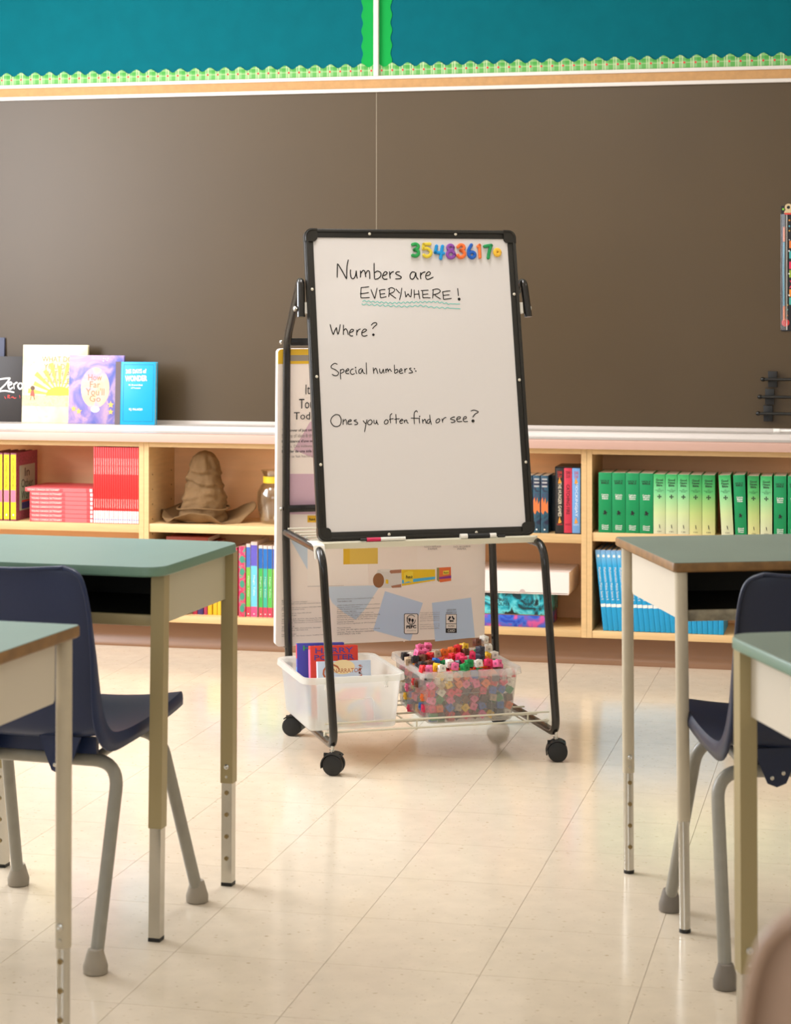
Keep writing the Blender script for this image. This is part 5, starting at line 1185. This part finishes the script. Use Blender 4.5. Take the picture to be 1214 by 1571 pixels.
# ---------------------------------------------------------------- desks
m_dteal = M('teal_laminate', (128, 154, 146), .38, vary=.03, vscale=6, bump=.08, bscale=260)
m_dteal2 = M('grey_teal_laminate', (124, 138, 126), .35, vary=.05, vscale=7, bump=.08, bscale=260)
m_tealedge = M('teal_moulded_edge', (104, 136, 116), .4)
m_brnedge = M('brown_worn_edge', (134, 98, 54), .45, vary=.25, vscale=30)
m_olive = M('olive_grey_enamel', (166, 150, 108), .4)
m_crmleg = M('cream_enamel', (196, 184, 160), .38, vary=.05, vscale=20)
m_apron = M('warm_grey_apron', (198, 190, 164), .42)
m_apron2 = M('pale_cream_apron', (216, 206, 188), .45)
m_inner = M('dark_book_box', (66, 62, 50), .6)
m_chrome = M('brushed_chrome', (190, 187, 178), .16, .92)
m_lipw = M('worn_grey_lip', (150, 140, 116), .5, vary=.3, vscale=60)
def desk(label, x, y, rz, square, edge, top, legm, apron, y0, y1, h=.752, lipm_=None):
    t = thing('student_desk', label, 'desk', (x, y, 0), rz, 'student desks')
    hw = .305; r = .042 if square else .008; thk = .020
    poly = []
    for cx, cy, a in ((hw-r, y1-r, 0), (-hw+r, y1-r, 90), (-hw+r, y0+r, 180), (hw-r, y0+r, 270)):
        for k in range(7):
            q = rad(a+15*k); poly.append((cx+r*math.cos(q), cy+r*math.sin(q)))
    def inset(d): 
        cx, cy = 0, (y0+y1)/2
        return [(px*(1-d/hw), cy+(py-cy)*(1-d/((y1-y0)/2))) for px, py in poly]
    rings = [[(a, b, h-thk) for a, b in inset(.003)], [(a, b, h-thk+.003) for a, b in poly], [(a, b, h-.004) for a, b in poly], [(a, b, h-.001) for a, b in inset(.0012)]]
    vs = [p for q in rings for p in q]; n = len(poly); fs = [tuple(reversed(range(n)))]
    for i in range(3):
        for k in range(n): fs.append((i*n+k, i*n+(k+1) % n, (i+1)*n+(k+1) % n, (i+1)*n+k))
    fs.append(tuple(range(3*n, 4*n)))
    MB().add(vs, fs).build('desktop_edge', edge, t)
    MB().prism(inset(.0016), h-.0012, h).build('desktop', top, t)
    lx = .278 if square else .284; ly0, ly1 = -.197, .197
    lr = .0125
    for sx_ in (-1, 1):
        for yy in (ly0, ly1):
            if not square: yl = yy+(.018 if yy > 0 else -.012)
            else: yl = yy
            fx, fy = sx_*(lx-.006), yl+(.008 if yy > 0 else -.008)
            def at(z): f = 1-z/(h-thk); return (sx_*lx+(fx-sx_*lx)*f, yl+(fy-yl)*f)
            lg = link('leg', None, t)
            def seg(z0, z1, hw_, mt, nm, nseg=1):
                a, b = at(z0), at(z1); mb = MB()
                if square:
                    vs = [(p[0]+i*hw_, p[1]+j*hw_, z) for z, p in ((z0, a), (z1, b)) for j in (-1, 1) for i in (-1, 1)]
                    mb.add(vs, [(0,2,3,1),(4,5,7,6),(0,1,5,4),(2,6,7,3),(0,4,6,2),(1,3,7,5)])
                else: mb.tube([(a[0], a[1], z0), (b[0], b[1], z1)], hw_, 18)
                return mb.build(nm, mt, lg)
            seg(.226, h-thk, .0140 if square else .0132, legm, 'upper_tube')
            seg(.007, .232, .0120 if square else .0112, m_chrome, 'lower_tube'); seg(0, .0075, .0124 if square else .0118, m_rub, 'foot_cap')
            s = 1 if yy < 0 else -1                                   # holes face the inside of the desk
            for k in range(4):
                z = .205-.048*k; a = at(z); yf = a[1]+s*(.0120 if square else .0112)
                MB().lathe([(.0048, -.001), (.0048, .0018), (.0028, .0022), (.0024, .0010)], 12, Matrix.Translation((a[0], yf, z)) @ Matrix.Rotation(-s*PI/2, 4, 'X')).build('nut_insert', M('brass_nut', (150, 130, 90), .35, .6), lg)
            z = .262; a = at(z); yf = a[1]+s*.0140
            MB().lathe([(.0058, -.001), (.0058, .0018), (.0030, .0030), (.001, .0020)], 12, Matrix.Translation((a[0], yf, z)) @ Matrix.Rotation(-s*PI/2, 4, 'X')).build('screw', m_chr, lg)
            z = .240; a = at(z); yf = a[1]+s*.0140
            MB().lathe([(.0032, -.001), (.0032, .0006), (.001, .0008)], 10, Matrix.Translation((a[0], yf, z)) @ Matrix.Rotation(-s*PI/2, 4, 'X')).build('rivet', m_chr, lg)
    # book box: side aprons, back, bottom tray with front lip, dark inside
    zb = .628; zt = h-thk
    for sx_ in (-1, 1):
        xa_ = sx_*(lx-.005); xb_ = sx_*(lx-.0065)
        pl = [(ly0+.004, zt), (ly0+.004, zb+.012), (ly0+.012, zb+.002), (ly0+.02, zb), (ly1-.012, zb+.001), (ly1-.006, zb+.006), (ly1-.004, zt)]
        MB().prism(pl, min(xa_, xb_), max(xa_, xb_), Matrix(((0, 0, 1, 0), (1, 0, 0, 0), (0, 1, 0, 0), (0, 0, 0, 1)))).build('side_apron', apron, t)
    xi = lx-.008
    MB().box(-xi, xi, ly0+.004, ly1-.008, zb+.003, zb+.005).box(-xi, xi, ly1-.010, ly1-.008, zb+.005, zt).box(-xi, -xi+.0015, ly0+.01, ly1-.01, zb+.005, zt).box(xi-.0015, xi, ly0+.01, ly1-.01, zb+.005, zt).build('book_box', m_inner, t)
    MB().box(-lx+.013, lx-.013, ly0-.006, ly0+.004, zb-.001, zb+.022, bev=.003).build('box_lip', lipm_ or legm, t)
    MB().box(-xi, xi, ly1-.0075, ly1-.006, zb+.002, zt).build('back_apron', apron, t)
    return t
desk('teal desk with green rounded edge and square olive legs, back left beside the easel', -1.664, 4.130, rad(-2.8), True, m_tealedge, m_dteal, m_olive, m_apron, -.262, .200, .753)
desk('desk with brown edge and round cream legs at the near left, cut by the frame', -1.5830, 2.9500, rad(-3.7), False, m_brnedge, m_dteal, m_crmleg, m_apron2, -.235, .235, .750)
desk('grey-teal desk with worn brown edge and round cream legs, back right by the bookcase', -.197, 4.510, rad(21.5), False, m_brnedge, m_dteal2, m_crmleg, m_apron2, -.228, .246, .750, lipm_=m_lipw)
desk('green-edged desk with square olive legs at the near right, cut by the frame', .135, 3.207, rad(24.0), True, m_tealedge, m_dteal2, m_olive, m_apron2, -.260, .216, .755)
# ---------------------------------------------------------------- chairs
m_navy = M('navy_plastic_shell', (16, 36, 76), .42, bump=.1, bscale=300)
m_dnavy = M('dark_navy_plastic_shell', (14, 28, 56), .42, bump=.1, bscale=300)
m_tau = M('taupe_plastic_shell', (176, 146, 124), .45, bump=.1, bscale=300)
m_tube = M('grey_enamel_tube', (146, 142, 130), .35, vary=.06, vscale=30)
m_foot = M('grey_rubber_foot', (160, 150, 134), .6)
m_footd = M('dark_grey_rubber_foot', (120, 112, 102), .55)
PROF = [(.215, .425, .34), (.212, .436, .365), (.200, .443, .385), (.150, .440, .40), (.08, .432, .405), (.0, .424, .405), (-.08, .420, .40), (-.135, .424, .395), (-.165, .440, .390), (-.180, .468, .380), (-.190, .51, .370), (-.203, .57, .365), (-.217, .63, .362), (-.230, .69, .358), (-.240, .735, .345), (-.244, .755, .320), (-.246, .764, .270)]
def chair(label, x, y, rz, shell, footm=m_foot, group='plastic shell chairs'):
    t = thing('student_chair', label, 'chair', (x, y, 0), rz, group)
    S = smooth_path(PROF, 3); nT = 16; vs = []; rows = len(S)
    def fl(s):    # depth of the down-turned rim along the side
        return .016+.030*math.exp(-((s-.56)/.13)**2)+.010*(1-s)
    for i, (yy, zz, ww) in enumerate(S):
        s = i/(rows-1)
        a = S[max(0, i-1)]; b = S[min(rows-1, i+1)]; ty, tz = b[0]-a[0], b[1]-a[1]; L = math.hypot(ty, tz); ty /= L; tz /= L
        ny, nz = tz, -ty           # normal on the sitting side
        if ny < 0 and s > .6: ny, nz = -ny, -nz
        if s <= .6 and nz < 0: ny, nz = -ny, -nz
        if i: 
            if ny*pn[0]+nz*pn[1] < 0: ny, nz = -ny, -nz
        pn = (ny, nz)
        back = max(0, min(1, (s-.45)/.25))
        f = fl(s)
        def pt(tt):
            c = (.016*(1-back)+.022*back)*abs(tt)**2.2-.006*(1-back)
            return (ww/2*tt, yy+ny*c, zz+nz*c)
        row = []
        p = pt(-1); row += [(p[0]-.004, p[1]-ny*f, p[2]-nz*f), (p[0]-.004, p[1]-ny*f*.5, p[2]-nz*f*.5), (p[0]-.002, p[1]-ny*.004, p[2]-nz*.004)]
        row += [pt(-1+2*k/nT) for k in range(nT+1)]
        p = pt(1); row += [(p[0]+.002, p[1]-ny*.004, p[2]-nz*.004), (p[0]+.004, p[1]-ny*f*.5, p[2]-nz*f*.5), (p[0]+.004, p[1]-ny*f, p[2]-nz*f)]
        vs.append(row)
    # turned rim along the top and front ends
    nn = len(vs[0])
    def edge(row, dy, dz, yc, zc): return [(p[0], p[1]+dy, p[2]+dz) if 2 <= k <= nn-3 else (p[0], yc+(p[1]-yc)*1.0, p[2]+zc) for k, p in enumerate(row)]
    top = edge(vs[-1], -.003, .0, 0, 0); top2 = [(p[0], min(p[1]-.014, q[1]), p[2]-.002) if 2 <= k <= nn-3 else (p[0]*.995, p[1], p[2]) for k, (p, q) in enumerate(zip(vs[-1], [vs[-1][0]]*nn))]
    fr = edge(vs[0], .002, -.003, 0, 0); fr2 = [(p[0], p[1]+.002, p[2]-.015) if 2 <= k <= nn-3 else p for k, p in enumerate(vs[0])]
    grid = [fr2, fr]+vs+[top, top2]; m_ = len(vs[0]); V = [p for r in grid for p in r]; fs = []
    for i in range(len(grid)-1):
        for k in range(m_-1): fs.append((i*m_+k, i*m_+k+1, (i+1)*m_+k+1, (i+1)*m_+k))
    sh = MB().add(V, fs).build('shell', shell, t); sh.data.set_sharp_from_angle(angle=rad(70))
    sd = sh.modifiers.new('thickness', 'SOLIDIFY'); sd.thickness = .0045; sd.offset = 0
    for yy_ in (-.11, .13): MB().box(-.15, .15, yy_-.006, yy_+.006, .385, .417).build('underside_rib', shell, t)
    bk = MB(); pl = [(-.045, .425), (.045, .425), (.030, .385), (.018, .357), (0, .350), (-.018, .357), (-.030, .385)]
    for cx_ in (-.09, .09):
        bo = MB().prism([(cx_+u, v) for u, v in pl], -.155, -.150, PXZ).build('mounting_lug', shell, t)
        for q in (-.01, .012): MB().lathe([(.004, 0), (.004, .002), (.001, .003)], 10, Matrix.Translation((cx_+q, -.155, .372+q*.4)) @ Matrix.Rotation(PI/2, 4, 'X')).build('rivet', m_chr, bo)
    rt = .0130
    def side(pts, nm):
        p_ = MB(); p_.tube(bend_path(pts, .055, 8), rt, 14); return p_.build(nm, m_tube, t)
    side([(-.212, -.243, .030), (-.196, -.108, .372), (.196, -.108, .372), (.212, -.243, .030)], 'rear_legs')
    side([(-.212, .240, .030), (-.180, .120, .385), (.180, .120, .385), (.212, .240, .030)], 'front_legs')
    for sx_ in (-.13, .13): MB().tube([(sx_, -.108, .368), (sx_, .12, .383)], .009, 10).build('seat_rail', m_tube, t)
    for sx_ in (-1, 1):
        for sy_, ax in ((-1, (-.212, -.243)), (1, (-.212, .240))):
            d = Vector((sx_*.016, sy_*.12, -.342)).normalized() if sy_ < 0 else Vector((sx_*.03, sy_*.12, -.35)).normalized()
            c = Vector((sx_*.212, ax[1], .03))
            q = c-d*.018
            mt = Matrix.Translation(Vector((c.x, c.y+sy_*.004, 0)))
            MB().lathe([(.021, 0), (.0235, .002), (.0240, .015), (.0205, .026), (.0165, .040), (.0145, .046), (.001, .046)], 18, mt).build('rubber_foot', footm, t)
    return t
chair('navy blue plastic chair tucked under the back left teal desk', -1.638, 3.957, rad(-4.5), m_navy)
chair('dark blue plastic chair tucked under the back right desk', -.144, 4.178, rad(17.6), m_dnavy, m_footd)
tc = chair('taupe plastic chair very close at the bottom right corner', .101, 1.553, rad(8), m_tau, m_footd)
tc.scale = (1.195, 1.195, 1.195)
